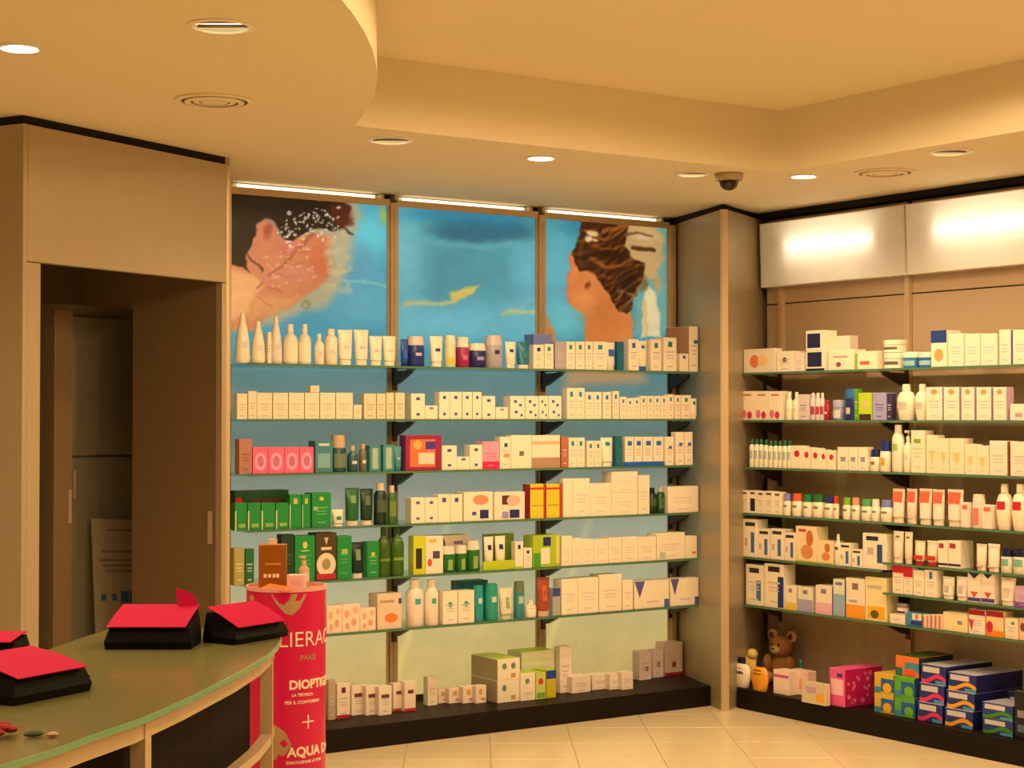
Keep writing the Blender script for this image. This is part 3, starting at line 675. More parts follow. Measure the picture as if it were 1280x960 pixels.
def jar(wd, d, h, col, e):
    t = MB().lathe([(0, .92), (.03 * h, .98), (.60 * h, .98), (.64 * h, .90)], wd / 2, d / 2, 18).obj('cream_jar', mat('jar_plastic', col, .25), smooth=True)
    MB().lathe([(.64 * h, 1), (.95 * h, 1), (h, .94)], wd / 2, d / 2, 18).obj('lid', mat('cap_plastic', e.get('cap', col), .3), t, smooth=True)
    L = e.get('lab', [TXTC, .15, .5])
    c, v0, v1 = L[:3]; n = 9; vs = []
    for z in (v0, v1):
        for i in range(n):
            a = math.radians(-140 + 100 * i / (n - 1)); vs.append((wd * .5 * math.cos(a), d * .5 * math.sin(a), z * h))
    MB().add(vs, [(i, i + 1, n + i + 1, n + i) for i in range(n - 1)]).obj('label', mat('ink', c, .4), t, smooth=True)
    return t
KIND = {'c': (carton, 'carton'), 'b': (bottle, 'bottle'), 't': (tubep, 'tube'), 'j': (jar, 'jar')}

def build_shelf(items, wall, z, phrase, front, xmax=1e9):
    """items: (kind, x0, x1, ytop, colour, extra, description); x and y are where the piece shows in the 1280 x 960 photograph"""
    plane = onY if wall == 'L' else onX
    built = []; last = {}
    for it in items:
        k, x0, x1, yt, col, e, desc = it
        e = dict(e) if e else {}
        x1 = min(x1, xmax)
        sb = e.get('back', 0.0)
        if 'yb' in e:
            g = onZ((x0 + x1) / 2, e['yb'], z); fp = e.get('fp') or min(g.y if wall == 'L' else g.x, (YP - .04 - .07) if wall == 'L' else XW - .10)
        else: fp = front + sb + (random.random() * .006 if not e.get('st') else .002)
        key = (round(sb, 2), bool(e.get('st')))
        if 'yb' not in e:
            if key in last and x0 < last[key] + .5 and x0 > last[key] - 6: x0 = last[key] + .5
            last[key] = x1
        yc = 600
        p0, p1 = plane(x0, yc, fp), plane(x1, yc, fp)
        wd = abs(p1.x - p0.x) if wall == 'L' else abs(p1.y - p0.y)
        zb = z + .0006
        if e.get('st'): zb = plane((x0 + x1) / 2, e['st'], fp).z + .0012
        top = plane((x0 + x1) / 2, yt, fp).z
        h = max(.012, top - zb)
        d = e.get('d') or {'c': min(.085, max(.030, wd * .75)), 'b': min(.07, max(.026, wd * .8)), 't': min(.05, max(.026, wd * .6)), 'j': wd}[k]
        o = KIND[k][0](wd, d, h, col, e)
        cc = (p0 + p1) / 2
        if wall == 'L': o.location = (cc.x, fp + d / 2, zb)
        else: o.location = (fp + d / 2, cc.y, zb); o.rotation_euler = (0, 0, -math.pi / 2)
        built.append((cc.x if wall == 'L' else -cc.y, o, desc, KIND[k][1], phrase))
    by = {}
    for r in built: by.setdefault(r[2], []).append(r)
    for desc, L in by.items():
        L.sort(key=lambda r: r[0])
        for i, (xx, o, ds, cat, ph) in enumerate(L):
            lab = '%s %s' % (desc, ph) if len(L) == 1 else '%s, %s from left of %s, %s' % (desc, ORD[i + 1], NUM[len(L)], ph)
            if len(lab.split()) > 16: print('LONG', lab)
            tag(o, lab, cat, (desc + ' ' + ph) if len(L) > 1 else None)
def row(kind, x0, x1, n, yt, col, e, desc):
    s = (x1 - x0) / n
    return [(kind, x0 + i * s + .3, x0 + (i + 1) * s - .3, (yt[i] if isinstance(yt, (list, tuple)) else yt), col, e, desc) for i in range(n)]
def runs(kind, edges, yt, col, e, desc):
    return [(kind, a, b_, (yt[i] if isinstance(yt, (list, tuple)) else yt), col, e, desc) for i, (a, b_) in enumerate(edges)]

PL = ['on %s shelf under posters' % ORD[i] for i in range(1, 7)]
FL = YS + .012
# --- poster wall, first shelf
build_shelf(
 [('b', 297, 315, 390, CRM, dict(s='cone'), 'tallest cream tapered bottle'), ('b', 317, 334, 401, CRM, dict(s='cone'), 'cream tapered bottle beside tallest one'),
  ('c', 334.5, 339, 415, CRM, None, 'thin cream box between tapered bottles'), ('b', 340, 355, 395, 'ddd6c0', dict(s='cone', cap='e8dcc4'), 'greyish spray bottle with pointed cap'),
  ('b', 357, 375, 405, 'd8dcd0', dict(s='round', cap='efe2cc', lab=[CRM, .05, .55, 80]), 'translucent bottle with round cream cap'), ('b', 376, 391, 405, 'd8dcd0', dict(s='round', cap='efe2cc', lab=[CRM, .05, .55, 80]), 'translucent bottle with round cream cap'),
  ('b', 395, 407, 417, CRM, dict(s='round'), 'short cream bottle beside the tubes'), ('b', 409, 424, 411, CRM, dict(s='slim'), 'straight cream bottle beside the tubes')]
 + runs('t', [(425, 443), (445, 463), (464, 480), (481, 497)], [412, 412, 420, 420], CRM, dict(cap=WHT), 'plain cream squeeze tube')
 + [('t', 502, 512, 424, '1b4a8c', dict(cap=NAVY, lab=[BLUE, .3, .6]), 'narrow bright blue tube'), ('b', 513, 534, 420, '16306c', dict(s='deo', cap='d8ccc0', lab=[TXTC, .35, .45, 20]), 'navy deodorant with white lid'),
    ('t', 540, 556, 420, WHT, dict(lab=[NAVY, .5, .6]), 'white tube with navy dot'), ('b', 559, 572, 419, 'cfd8a0', dict(s='deo', cap=WHT, lab=[YEL, .1, .3, 60]), 'white and yellow-green roll-on bottle'),
    ('b', 574, 590, 421, '9a2448', dict(s='wide', cap=WHT, lab=[PNK, .25, .4, 20]), 'maroon bottle with white top'), ('b', 591, 611, 429, NAVY, dict(s='deo', cap=WHT, lab=[LIL, .3, .45, 25]), 'squat navy bottle with white top'),
    ('b', 611.5, 632, 419, 'a8a298', dict(s='deo', cap='cfc4b4', lab=[NAVY, .42, .54, 16]), 'silver grey deodorant'), ('t', 634, 647, 427, WHT, dict(lab=[NAVY, .6, .72]), 'small white tube beside silver deodorant'),
    ('t', 649, 665, 427, '17707a', dict(cap=WHT, lab=[TEAL, .4, .6]), 'teal tube with white cap'),
    ('c', 667, 690, 418, '7a86b0', dict(back=.09, p=TX(LIL)), 'lilac blue box behind white boxes'), ('c', 667, 680, 431, WHT, dict(p=DOT(NAVY) + TX()), 'white box below lilac box'), ('c', 681, 692, 430, WHT, dict(p=DOT(TEAL) + TX()), 'white box with teal mark beside lilac box'),
    ('c', 694, 707, 427, 'b0a49c', None, 'mauve grey carton')]
 + runs('c', [(708, 719), (720, 731), (732, 741), (742, 759)], 427, WHT, dict(p=DOT(TEAL) + TX()), 'white carton with teal square')
 + [('t', 760, 771, 428, 'e4ded2', dict(lab=[BLUE, .5, .75, .3]), 'white tube with blue patch'), ('c', 772, 780, 427, '176070', dict(p=TX(TEAL)), 'narrow dark teal carton'),
    ('c', 786, 799, 424, WHT, dict(p=DOT(BLUE) + TX()), 'white carton with blue corner mark'), ('t', 800, 811, 426, WHT, dict(cap=BLUE, lab=[BLUE, .75, .85]), 'white tube standing on blue cap')]
 + runs('c', [(814, 827), (830, 846)], [424, 422], WHT, dict(p=DOT(TEAL) + TX()), 'slim white carton with teal flash')
 + [('c', 850, 861, 442, WHT, dict(p=DOT(BLUE)), 'short white carton at shelf end'), ('c', 862, 873, 408, WHT, dict(d=.20, p=[('r', TEAL, .5, .62, .95, .7)] + TX(), side='b08a5c'), 'tall deep carton with brown side at end')],
 'L', ZL[0], PL[0], FL)
# --- second shelf
OLV = 'ded8a8'
build_shelf(
 runs('c', [(296, 309), (310, 320.5), (321, 340), (341, 360), (361, 380), (381, 399), (400, 419), (420, 441)], [492, 489, 491, 491, 491, 491, 491, 491], OLV, dict(p=TX('c8b878')), 'pale olive carton')
 + [('c', 388, 399, 482, OLV, dict(st=491, p=TX('c8b878')), 'small olive carton stacked on the row'), ('c', 442, 452, 506, OLV, dict(p=TX('c8b878')), 'low olive carton')]
 + runs('c', [(455, 470), (471, 482), (483, 492.5), (494, 506)], [492, 492, 491, 491], 'd8d098', dict(p=TX('b8a868')), 'olive carton before the upright')
 + runs('c', [(514, 531), (549, 562), (562.5, 577), (578, 590), (591, 602)], [492, 490, 490, 490, 490], WHT, dict(p=D2('3a4a86')), 'white carton with navy dots')
 + runs('c', [(531.5, 547), (620, 635)], [507, 509], WHT, dict(p=DOT('8a7a9a')), 'low white carton')
 + [('c', 603, 619, 495, WHT, dict(p=D2('3a4a86')), 'white carton left of low one')]
 + runs('c', [(638, 656), (657, 673), (674, 685), (686, 702)], 495, WHT, dict(p=[('r', '4a4a86', .25, .7, .45, .82), ('r', '4a4a86', .6, .55, .78, .66), ('r', '4a4a86', .3, .25, .5, .36), ('r', '4a4a86', .7, .12, .85, .22)]), 'white carton with scattered violet dots')
 + runs('c', [(709, 720), (720.5, 731)], 485, WHT, dict(p=DOT(TEAL) + TX()), 'tall white carton with teal top')
 + runs('c', [(732, 742), (742.5, 752), (754, 764), (766, 774)], [490, 490, 490, 489], WHT, dict(p=DOT(BLUE) + TX()), 'mid-height white carton with blue top')
 + row('c', 775, 843, 8, [496, 498, 497, 495, 495, 495, 495, 493], WHT, dict(p=DOT('3f8a9a') + TX()), 'narrow white carton in tight row')
 + runs('c', [(844, 851), (852, 864)], 494, WHT, dict(p=DOT('2f8a6a') + TX('d8a898')), 'white carton with green mark')
 + [('t', 865, 873, 498, WHT, dict(lab=[TEAL, .7, .85]), 'thin white tube at the end')],
 'L', ZL[1], PL[1], FL)
# --- third shelf
build_shelf(
 [('c', 299, 315, 549, 'b07a60', dict(p=TX('8a5a48')), 'copper brown carton')]
 + runs('c', [(316, 335), (335.5, 355), (355.5, 374), (374.5, 392)], 559, 'f0647e', dict(p=OV('f4a0a8', 'c06a80')), 'pink carton with oval picture')
 + [('c', 394, 416, 551, '3f7f7a', dict(p=[('r', '7aa89a', .15, .15, .85, .6)] + HD('c8c8a8')), 'dark teal carton with pale window'),
    ('b', 417, 436, 544, '1c4a44', dict(s='wide', cap='c8a878', lab=['6a7a5a', .12, .5, 50]), 'dark green bottle with gold cap'), ('b', 437, 450, 557, '2a5a50', dict(s='round', cap='c8a878'), 'small green bottle with gold cap'),
    ('b', 451, 460, 555, '6a6a4c', dict(s='slim', cap='c89a68'), 'thin olive bottle with gold cap'),
    ('c', 462, 476, 557, '3c8a80', dict(p=[('r', 'a8b890', .25, .1, .75, .9)]), 'teal carton with pale strip'), ('c', 479, 493, 556, '3c8a80', dict(p=[('r', 'a8b890', .25, .1, .75, .9)]), 'teal carton with pale strip'), ('t', 494, 503, 558, '4a9080', dict(cap=TEAL), 'teal tube beside gift box'),
    ('c', 507, 552, 544, '9a2040', dict(d=.06, side='6a2050', p=[('r', 'd8703a', .12, .1, .82, .88), ('r', 'f0d0a0', .35, .18, .8, .5), ('r', '4a3080', .55, .6, .82, .82), ('o', 'e8b050', .2, .6, .45, .85)]), 'crimson gift box with picture')]
 + runs('c', [(552.5, 571), (587.5, 603)], [557, 556], WHT, dict(p=D2('4a4a86')), 'white carton with violet dots')
 + [('c', 571.5, 587, 571, WHT, dict(p=DOT('4a4a86')), 'low white carton between dotted ones'),
    ('c', 603.5, 624, 552, 'f09aa0', dict(p=BOT('d8204a', .28) + TX('e8707a')), 'pale pink carton with crimson foot'), ('c', 625, 638.5, 546, WHT, dict(p=[('r', '3a3a6a', .4, .68, .7, .8), ('r', ORA, .35, .35, .85, .48)] + TX()), 'white carton with orange spot'),
    ('c', 639, 664.5, 544, 'f2e6d2', dict(p=[('r', '7a6a4a', .4, .38, .62, .52)]), 'wide plain cream carton'), ('c', 665, 700, 544, 'f2e2c8', dict(p=[('r', 'e8b480', 0, .72, 1, .82), ('r', 'b08a60', 0, 0, 1, .32)]), 'wide cream carton with brown stripe'), ('c', 702, 710, 546, 'b86a48', None, 'narrow rust brown carton')]
 + runs('c', [(711, 721), (721.5, 731), (734, 743), (743.5, 752)], [547, 547, 551, 551], WHT, dict(p=DOT(TEAL) + TX()), 'white carton with teal top')
 + [('t', 754, 769, 547, WHT, dict(lab=[TEAL, .72, .85]), 'white tube with teal mark'), ('c', 770, 778, 545, '186468', dict(p=TX(TEAL)), 'narrow dark teal carton')]
 + runs('c', [(781.5, 792), (793, 803), (804, 816), (817, 829)], 546, WHT, dict(back=.012, p=[('r', BLUE, .3, .7, .8, .86)] + TX()), 'white carton in blue tray')
 + [('c', 780.5, 830.5, 577, '1f5fae', dict(d=.008, nm='display_tray', p=[]), 'blue display tray holding white cartons')]
 + runs('c', [(832, 842), (845, 855), (856, 866)], [546, 540, 540], WHT, dict(p=[('r', BLUE, .4, .55, .8, .68)] + TX()), 'tall white carton by the column'),
 'L', ZL[2], PL[2], FL)
# --- fourth shelf
G1 = '0f8a34'
build_shelf(
 runs('c', [(294, 309), (310, 326), (327, 344), (345, 361)], 629, G1, dict(p=[('r', 'd8c888', .0, .0, .1, .72), ('r', '8ab050', .3, .1, .85, .24)]), 'green carton with cream stripe')
 + [('c', 294, 361, 613, '0a5a26', dict(back=.10, p=[('r', '5a4028', .3, .55, .95, .8), ('o', 'd8302a', .0, .5, .14, .85)]), 'dark green display box behind green cartons')]
 + runs('c', [(362, 377), (378, 388)], 618, G1, dict(p=DOT('c8b858') + [('r', 'd8c888', .0, .0, .08, .7)]), 'tall green carton with gold crest')
 + [('c', 390, 414, 616, '128a38', dict(p=[('r', 'c8c060', .4, .78, .6, .88), ('r', 'a8c880', .1, .5, .3, .6)] + TX('6ab060')), 'wide green carton with gold crest'),
    ('t', 417, 432, 637, 'cfd8a8', dict(cap=WHT, lab=[GRN, .4, .6]), 'short pale green tube'), ('t', 434, 452, 610, '14602c', dict(cap='e0d0a8', ch=.14, lab=['7a9a50', .6, .8]), 'tall dark green tube on cream cap'),
    ('t', 452.5, 469, 611, '0f3420', dict(cap='e0d0a8', ch=.14, lab=['5a6a40', .55, .8]), 'blackish green tube on cream cap'),
    ('b', 471, 486, 604, '10301e', dict(s='slim', cap='d8c098', lab=['4a5a38', .3, .6]), 'dark green bottle with beige cap'), ('b', 487, 497, 607, '3a6a28', dict(s='slim', cap='d8c098', lab=['6a8a38', .2, .6]), 'thin leaf green bottle')]
 + runs('c', [(514, 531), (531.5, 547)], 622, WHT, dict(p=D2('6a5a86')), 'white carton with violet dots')
 + runs('c', [(547.5, 563), (563.5, 578)], 618, WHT, dict(p=DOT('4a4a86')), 'taller white carton with dot')
 + [('c', 580, 616, 615, 'f0e4d6', dict(p=[('o', 'd89060', .3, .55, .85, .9), ('r', NAVY, .55, .08, .85, .38), ('r', '3a4a86', .28, .2, .42, .32)]), 'white carton with peach photo'),
    ('c', 618, 656, 615, 'f0e0d4', dict(p=[('r', '5a2a1c', .25, .55, .5, .88), ('o', 'e8b48a', .4, .5, .85, .88), ('r', NAVY, .5, .06, .82, .36), ('r', LIL, .25, .06, .46, .3)]), 'white carton with brown photo')]
 + runs('c', [(663, 681.5), (683, 701.5)], 605, 'd8c82a', dict(side='a81c28', p=[('r', 'd0302a', .0, .84, 1, .9), ('r', 'c8281e', .88, .0, 1, 1), ('r', 'b8a820', .1, .36, .85, .4)]), 'yellow carton with red stripe')
 + [('c', 704, 716, 598, WHT, dict(p=[]), 'plain white carton, narrow'), ('c', 716.5, 737, 598, WHT, dict(p=TX('dccab0')), 'plain white carton, wide'), ('c', 737.5, 764, 604, WHT, dict(p=TX('dccab0')), 'low plain white carton'),
    ('c', 764.5, 797, 615.5, 'f4ead8', dict(p=TX('dccab0')), 'lower white carton of stacked pair'), ('c', 764.5, 797, 589, 'f4ead8', dict(st=615.5, p=TX('dccab0')), 'upper white carton of stacked pair'), ('c', 798, 812, 594, WHT, dict(p=TX('dccab0')), 'tall white carton beside stack'),
    ('b', 813, 823, 610, '12301c', dict(s='slim', cap='1a1a14', lab=['4a5a38', .3, .6]), 'dark bottle beside wide carton'), ('b', 824, 833, 609, '1c4a24', dict(s='slim', cap='c8b890', lab=['4a6a38', .2, .6]), 'green bottle with pale cap'),
    ('c', 835, 873, 608, WHT, dict(p=TX('dccab0')), 'wide plain carton at shelf end')],
 'L', ZL[3], PL[3], FL)
# --- fifth shelf
build_shelf(
 [('c', 293, 306, 685, 'a8a058', dict(p=TX('d8c888')), 'olive gold carton beside gold display'), ('c', 307, 318, 686, '0f6a2c', None, 'green carton beside gold display'),
  ('c', 352, 368, 668, '0b3a20', dict(p=TX('3a5a38')), 'blackish green carton'), ('c', 369, 394, 670, G1, dict(p=[('o', 'c8c060', .38, .72, .62, .88), ('r', 'a8c060', .3, .66, .7, .69)] + TX('4aa050')), 'green carton with round gold crest'),
  ('c', 395, 421, 666, '4a3a1c', dict(p=[('o', 'e0d0a0', .04, .08, .96, .58), ('r', 'b8242a', .05, .02, .95, .14), ('r', 'd8c898', .25, .64, .75, .70), ('t', 'c8b888', .4, .74, .6, .9), ('o', '9a8a58', .3, .22, .7, .46)]), 'dark brown carton with cream arch'),
  ('c', 422, 440, 670, G1, dict(p=[('r', 'a8b850', .3, .55, .7, .7)] + TX('4aa050')), 'slim green carton with crest'), ('t', 441, 457, 678, '10281c', dict(cap='e4d4b0', ch=.14, lab=['7a8a60', .5, .8]), 'black green tube on cream cap'),
  ('c', 459, 474, 677, G1, dict(p=[('r', 'c8b850', .35, .6, .65, .7)] + TX('6ab060')), 'green carton beside green bottles'),
  ('b', 475, 491, 657, '3a5a14', dict(s='round', cap='2c4a14', lab=['6a8a24', .3, .7]), 'tall olive green bottle'), ('b', 492, 508, 655, '3a6414', dict(s='round', cap='2c4a14', lab=['7a9a2c', .3, .7]), 'tall olive green bottle'),
  ('c', 517, 532, 670, 'c8d01e', dict(p=[('r', '2a2a1c', .2, .15, .7, .68)]), 'lime carton with black panel'), ('c', 532.5, 554, 670, 'f0e4cc', dict(p=[('r', 'd8c040', .15, .82, .6, .93), ('o', 'd8402a', .1, .2, .35, .4), ('r', '4a4060', .4, .4, .8, .6)]), 'white carton with red dot'),
  ('c', 548, 586, 669, 'f2e8d6', dict(back=.09, p=[('o', '3a4a86', .02, .6, .22, .95), ('r', '8a8098', .5, .74, .8, .84)]), 'white box behind green jars')]
 + runs('b', [(555, 572), (573, 586), (587, 603)], [683, 682, 676], '1e6a22', dict(s='deo', cap='e8dcb8', lab=['8aa848', .1, .5, 20]), 'green pot with cream lid')
 + [('c', 604, 643, 701, 'b8c818', dict(d=.008, nm='display_tray', p=[]), 'lime display tray holding two tubes'), ('t', 607, 619, 671, WHT, dict(back=.012, lab=[NAVY, .6, .75]), 'white tube in lime tray'), ('t', 621, 634, 670, WHT, dict(back=.012, lab=[NAVY, .6, .75]), 'white tube in lime tray'), ('c', 604.5, 642.5, 667, '6a8a20', dict(back=.07, d=.012, nm='display_card', p=[]), 'green display card behind two tubes'),
    ('c', 644, 654, 677, WHT, dict(p=DOT(NAVY) + BOT(LIME, .08)), 'white carton beside lime tray'), ('c', 655, 665, 685, WHT, dict(p=DOT(NAVY) + TX()), 'low white carton beside lime tray'),
    ('c', 666, 700, 669, 'a8c020', dict(p=[('r', NAVY, .38, .66, .66, .94), ('r', 'e8e4b8', .3, .1, .62, .6), ('r', '4a9a2c', .02, .0, .28, .45), ('r', 'd8d060', .85, .1, .97, .95)]), 'lime gift carton with navy square')]
 + runs('c', [(702, 715), (715.5, 727), (727.5, 742), (742.5, 760), (760.5, 777), (777.5, 797), (797.5, 820)], [670, 673, 674, 674, 672, 671, 671], 'f4eada', dict(p=TX('dccab0')), 'plain white carton')
 + [('c', 821, 856, 666, 'f2e8d8', dict(p=[('r', 'b8c4a0', .1, .05, .3, .3)] + TX('dccab0')), 'wide white carton near column'), ('c', 857, 871, 670, WHT, dict(p=[('r', 'd8704a', .6, .2, .9, .3)]), 'white carton with orange mark at end')],
 'L', ZL[4], PL[4], FL)
# --- sixth shelf
build_shelf(
 runs('c', [(409, 428), (428.5, 450), (450.5, 470)], [757, 755, 760], 'f0d4ac', dict(p=[('o', 'e8a878', .1, .5, .4, .8), ('o', 'e09a70', .5, .2, .8, .5), ('o', 'e8b080', .6, .65, .9, .9), ('o', 'e0a078', .15, .1, .4, .35)]), 'peach floral carton')
 + [('c', 472, 502, 742, 'e0c898', dict(p=[('o', 'e08030', .3, .18, .85, .45), ('r', 'b89868', .1, .75, .7, .82), ('r', '4a3a5a', .88, .7, 1, .85)]), 'beige carton with orange fruit print'),
    ('b', 513, 533, 725, 'f0dcb8', dict(s='slim', lab=['4aa890', .48, .6, 20]), 'cream bottle with green emblem'), ('b', 535, 551, 725, 'f0dcb8', dict(s='slim', lab=['4aa890', .48, .6, 20]), 'cream bottle with green emblem'),
    ('c', 554, 572, 739, WHT, dict(p=[('o', '3a9a80', .35, .5, .65, .68)] + TX()), 'white carton with green emblem'), ('c', 573, 593, 738, WHT, dict(p=[('o', '3a9a80', .35, .5, .65, .68)] + TX()), 'white carton with green emblem'),
    ('c', 575, 610, 726, '14685a', dict(back=.10, p=[]), 'dark teal box behind white cartons'),
    ('b', 594.5, 607, 732, '2a9a86', dict(s='deo', cap='2a9a86', lab=['c8d8a8', .5, .65, 20]), 'turquoise bottle'), ('b', 610, 626, 730, '2a9a7c', dict(s='deo', cap='2a9a7c', lab=['c8d8a8', .5, .65, 20]), 'turquoise bottle'),
    ('t', 627, 644, 735, 'dcd4a4', dict(cap='c8d090', lab=['8aa850', .35, .7, .12]), 'pale yellow-green tube'), ('b', 646, 658, 727, '3a8a7c', dict(s='deo', cap='6a7a50', lab=['a8c8a8', .4, .6, 30]), 'green bottle behind small white bottle'),
    ('b', 660, 673, 750, WHT, dict(s='round', cap='e8e0d4', lab=['d8303a', .52, .70, 40]), 'small white bottle with red mark'), ('t', 674, 690, 722, 'a04a2a', dict(cap='d8b088', lab=['c8603a', .4, .8]), 'copper brown tube'), ('c', 691, 700, 735, 'a8a890', dict(p=TOP('3a4a86', .3)), 'small navy topped carton')]
 + runs('c', [(702, 722), (722.5, 748), (749, 777), (778, 791)], [724, 722, 718, 725], 'f4eada', dict(p=TX('dccab0')), 'plain cream-white carton')
 + runs('c', [(793, 836), (838, 873)], [726, 723], 'f2e8da', dict(p=[('t', '5a5a8a', .0, .4, .3, 1.0), ('r', '5a5a8a', .86, .0, 1, .3), ('r', 'd8b8a8', .35, .2, .7, .26)]), 'white carton with slate blue corners'),
 'L', ZL[5], PL[5], FL)
# --- plinth under the posters
PP = 'on plinth under posters'
build_shelf(
 runs('c', [(411, 420)], 850, 'b8a078', dict(yb=900), 'tan carton beside red display')
 + runs('c', [(422, 438)], 854, 'f0dcd0', dict(yb=898, p=BOT('a8202a', .1) + DOT('5a3028') + TX()), 'white carton with red base')
 + runs('c', [(440, 457), (458, 473), (474, 490)], [856, 857, 858], 'f0e0d0', dict(yb=894, p=[('r', '6a3830', .2, .6, .8, .72)] + TX()), 'cream carton with brown logo')
 + runs('c', [(492, 505), (506, 520)], [854, 852], 'f2dcd4', dict(yb=889, p=BOT('b8303a', .1) + [('r', '6a3830', .3, .6, .8, .72)]), 'pale pink carton with red foot')
 + [('c', 535, 547, 846, 'f0e0c8', dict(yb=882, p=TX()), 'upright cream carton')]
 + runs('c', [(548, 561), (561.5, 578), (579, 594), (595, 608)], [861, 860, 858, 857], 'f2dcc4', dict(yb=879, p=[('r', 'd8a040', .3, .5, .6, .8), ('r', 'c88a78', .5, .15, .9, .3)]), 'low peach printed carton')
 + [('c', 622, 650, 850, 'eee4c4', dict(yb=876, fp=7.09, d=.24, side='a89868', p=[('o', '6a8a6a', .2, .5, .4, .8), ('r', 'c8a040', .6, .1, .8, .3)]), 'lower big carton of lime stack'),
    ('c', 651, 669, 841, 'f0e4cc', dict(yb=876, fp=7.075, d=.11, lid='b8d020', p=[('o', '6a8a6a', .3, .6, .6, .8), ('r', 'd8c8a0', .2, .2, .8, .3)]), 'white carton with lime lid'),
    ('c', 670, 682, 841, 'c8d060', dict(yb=874, fp=7.075, d=.11, lid='b8d020', p=[('o', 'd8302a', .25, .55, .75, .8), ('r', '6ab02a', .1, .05, .9, .25)]), 'lime carton with red dot'),
    ('c', 683, 695, 838, 'c8b820', dict(yb=872, fp=7.075, d=.11, lid='b8d020', p=TOP('1f3f86', .3)), 'yellow carton with blue top')]
 + [('c', 700, 714, 808, 'f0dcc8', dict(yb=866, p=TX()), 'tall pale carton'), ('c', 715, 738, 845, 'f0dcc8', dict(yb=866, p=TX()), 'low wide pale carton')]
 + runs('c', [(740, 761), (762, 776), (777, 791)], [843, 842, 840], 'f2dec8', dict(yb=862, p=TX()), 'low cream carton in row')
 + [('c', 799, 814, 814, 'e8d0b4', dict(yb=850, p=[('r', 'a85a50', .5, .3, .75, .45)] + TX()), 'beige carton with red mark'), ('c', 816, 829, 812, 'e8d0b4', dict(yb=847, p=[('r', 'a85a50', .4, .4, .65, .55)] + TX()), 'beige carton with rust mark'),
    ('c', 831, 853, 803, 'e4c8a4', dict(yb=842, p=[('r', 'a83a3a', .4, .25, .62, .42)] + BOT('b0202c', .10)), 'beige carton with crimson base')],
 'L', .105, PP, 7.0)
big = [o for o in scene.objects if o.get('label', '').startswith('lower big carton of lime')][0]
t = carton(big.dimensions.x - .001, .24, .105, 'eee4c4', dict(side='a89868', lid='b8d020', p=[('o', '6a8a6a', .2, .5, .4, .8), ('o', '6a8a6a', .6, .5, .8, .8), ('r', 'c8a040', .6, .1, .8, .3)]))
t.location = big.location + Vector((0, 0, big.dimensions.z + .001)); tag(t, 'upper big carton of lime stack on plinth under posters', 'carton')
g0, g1 = onY(652, 860, 7.20), onY(693, 860, 7.20)
t = carton(g1.x - g0.x, .13, big.dimensions.z * 2 + .002, 'd8d8a0', dict(lid='b8d020', p=[])); t.location = ((g0.x + g1.x) / 2, 7.20 + .065, .1056); tag(t, 'tall carton with lime lid behind the small lime cartons', 'carton')

# ------------------------------------------------------------------ right wall products
PR = ['on right wall %s shelf' % ORD[i] for i in range(1, 5)]
FR = XS + .012
build_shelf(
 [('c', 930, 969, 436, 'e8dcd8', dict(d=.05, p=[('o', 'e07a4a', .2, .2, .5, .75), ('o', 'f0c878', .45, .25, .78, .75)]), 'white tin with orange picture'), ('c', 971, 992, 439, 'f0e4cc', dict(p=[('o', '4a4038', .35, .45, .62, .7)] + TX()), 'cream carton with dark logo'), ('c', 993, 1005, 441, 'ead8b8', None, 'small cream carton beside logo carton'),
  ('c', 1008, 1031, 439, 'f0e4cc', dict(p=[('r', '181c40', .08, .2, .85, .95), ('r', '101430', .0, .0, 1, .12)]), 'lower carton with navy block'), ('c', 1008, 1029, 413, 'f0e4cc', dict(st=439, d=.10, p=[('r', '181c40', .08, .15, .85, .85)]), 'upper carton with navy block'),
  ('c', 1036, 1068, 437, 'f2e6d2', dict(p=[('r', 'd8908a', .2, .6, .75, .7), ('o', '8a4a4a', .3, .15, .5, .4)]), 'white carton with pink logo'), ('c', 1070, 1097, 439, 'f0e2c4', dict(p=[('r', 'd8643a', .2, .25, .65, .45), ('r', '8ab030', .0, .0, .1, .9)]), 'cream carton with orange logo'),
  ('j', 1099, 1122, 441, 'f2e8d2', dict(cap='efe0c4', lab=['6a5a48', .25, .45]), 'lower white jar of stacked pair'), ('j', 1099, 1121, 425, 'f2e8d2', dict(st=441, cap='efe0c4', lab=['6a5a48', .25, .45]), 'upper white jar of stacked pair'),
  ('j', 1124, 1143, 440, '3a7a98', dict(cap='d8e0d8', lab=['9ac0c8', .15, .45]), 'blue jar with pale lid'), ('j', 1144, 1163, 440, '2a6a98', dict(cap='c8d8e0', lab=['9ac0c8', .15, .45]), 'blue jar with pale lid'),
  ('c', 1164.5, 1184, 413, 'f2e2c0', dict(d=.10, p=[('r', '1c3a70', .0, .66, 1, 1), ('o', 'd8a050', .2, .15, .8, .5)]), 'cream carton with blue top')]
 + runs('c', [(1186, 1205), (1207, 1225.5), (1227, 1247)], 417, 'f4e0d4', dict(p=TX('dcbcb0')), 'pale pink-white carton')
 + runs('c', [(1250, 1264), (1267, 1285)], 412, 'f4e4d8', dict(side='a888b0', p=TX('d8b8b0')), 'pale carton with lilac side')
 + [('c', 1033, 1063, 420, 'ead6b0', dict(back=.10, d=.06, p=TX('c8b088')), 'cream carton behind white pink-logo carton')],
 'R', ZRR[0], PR[0], FR)
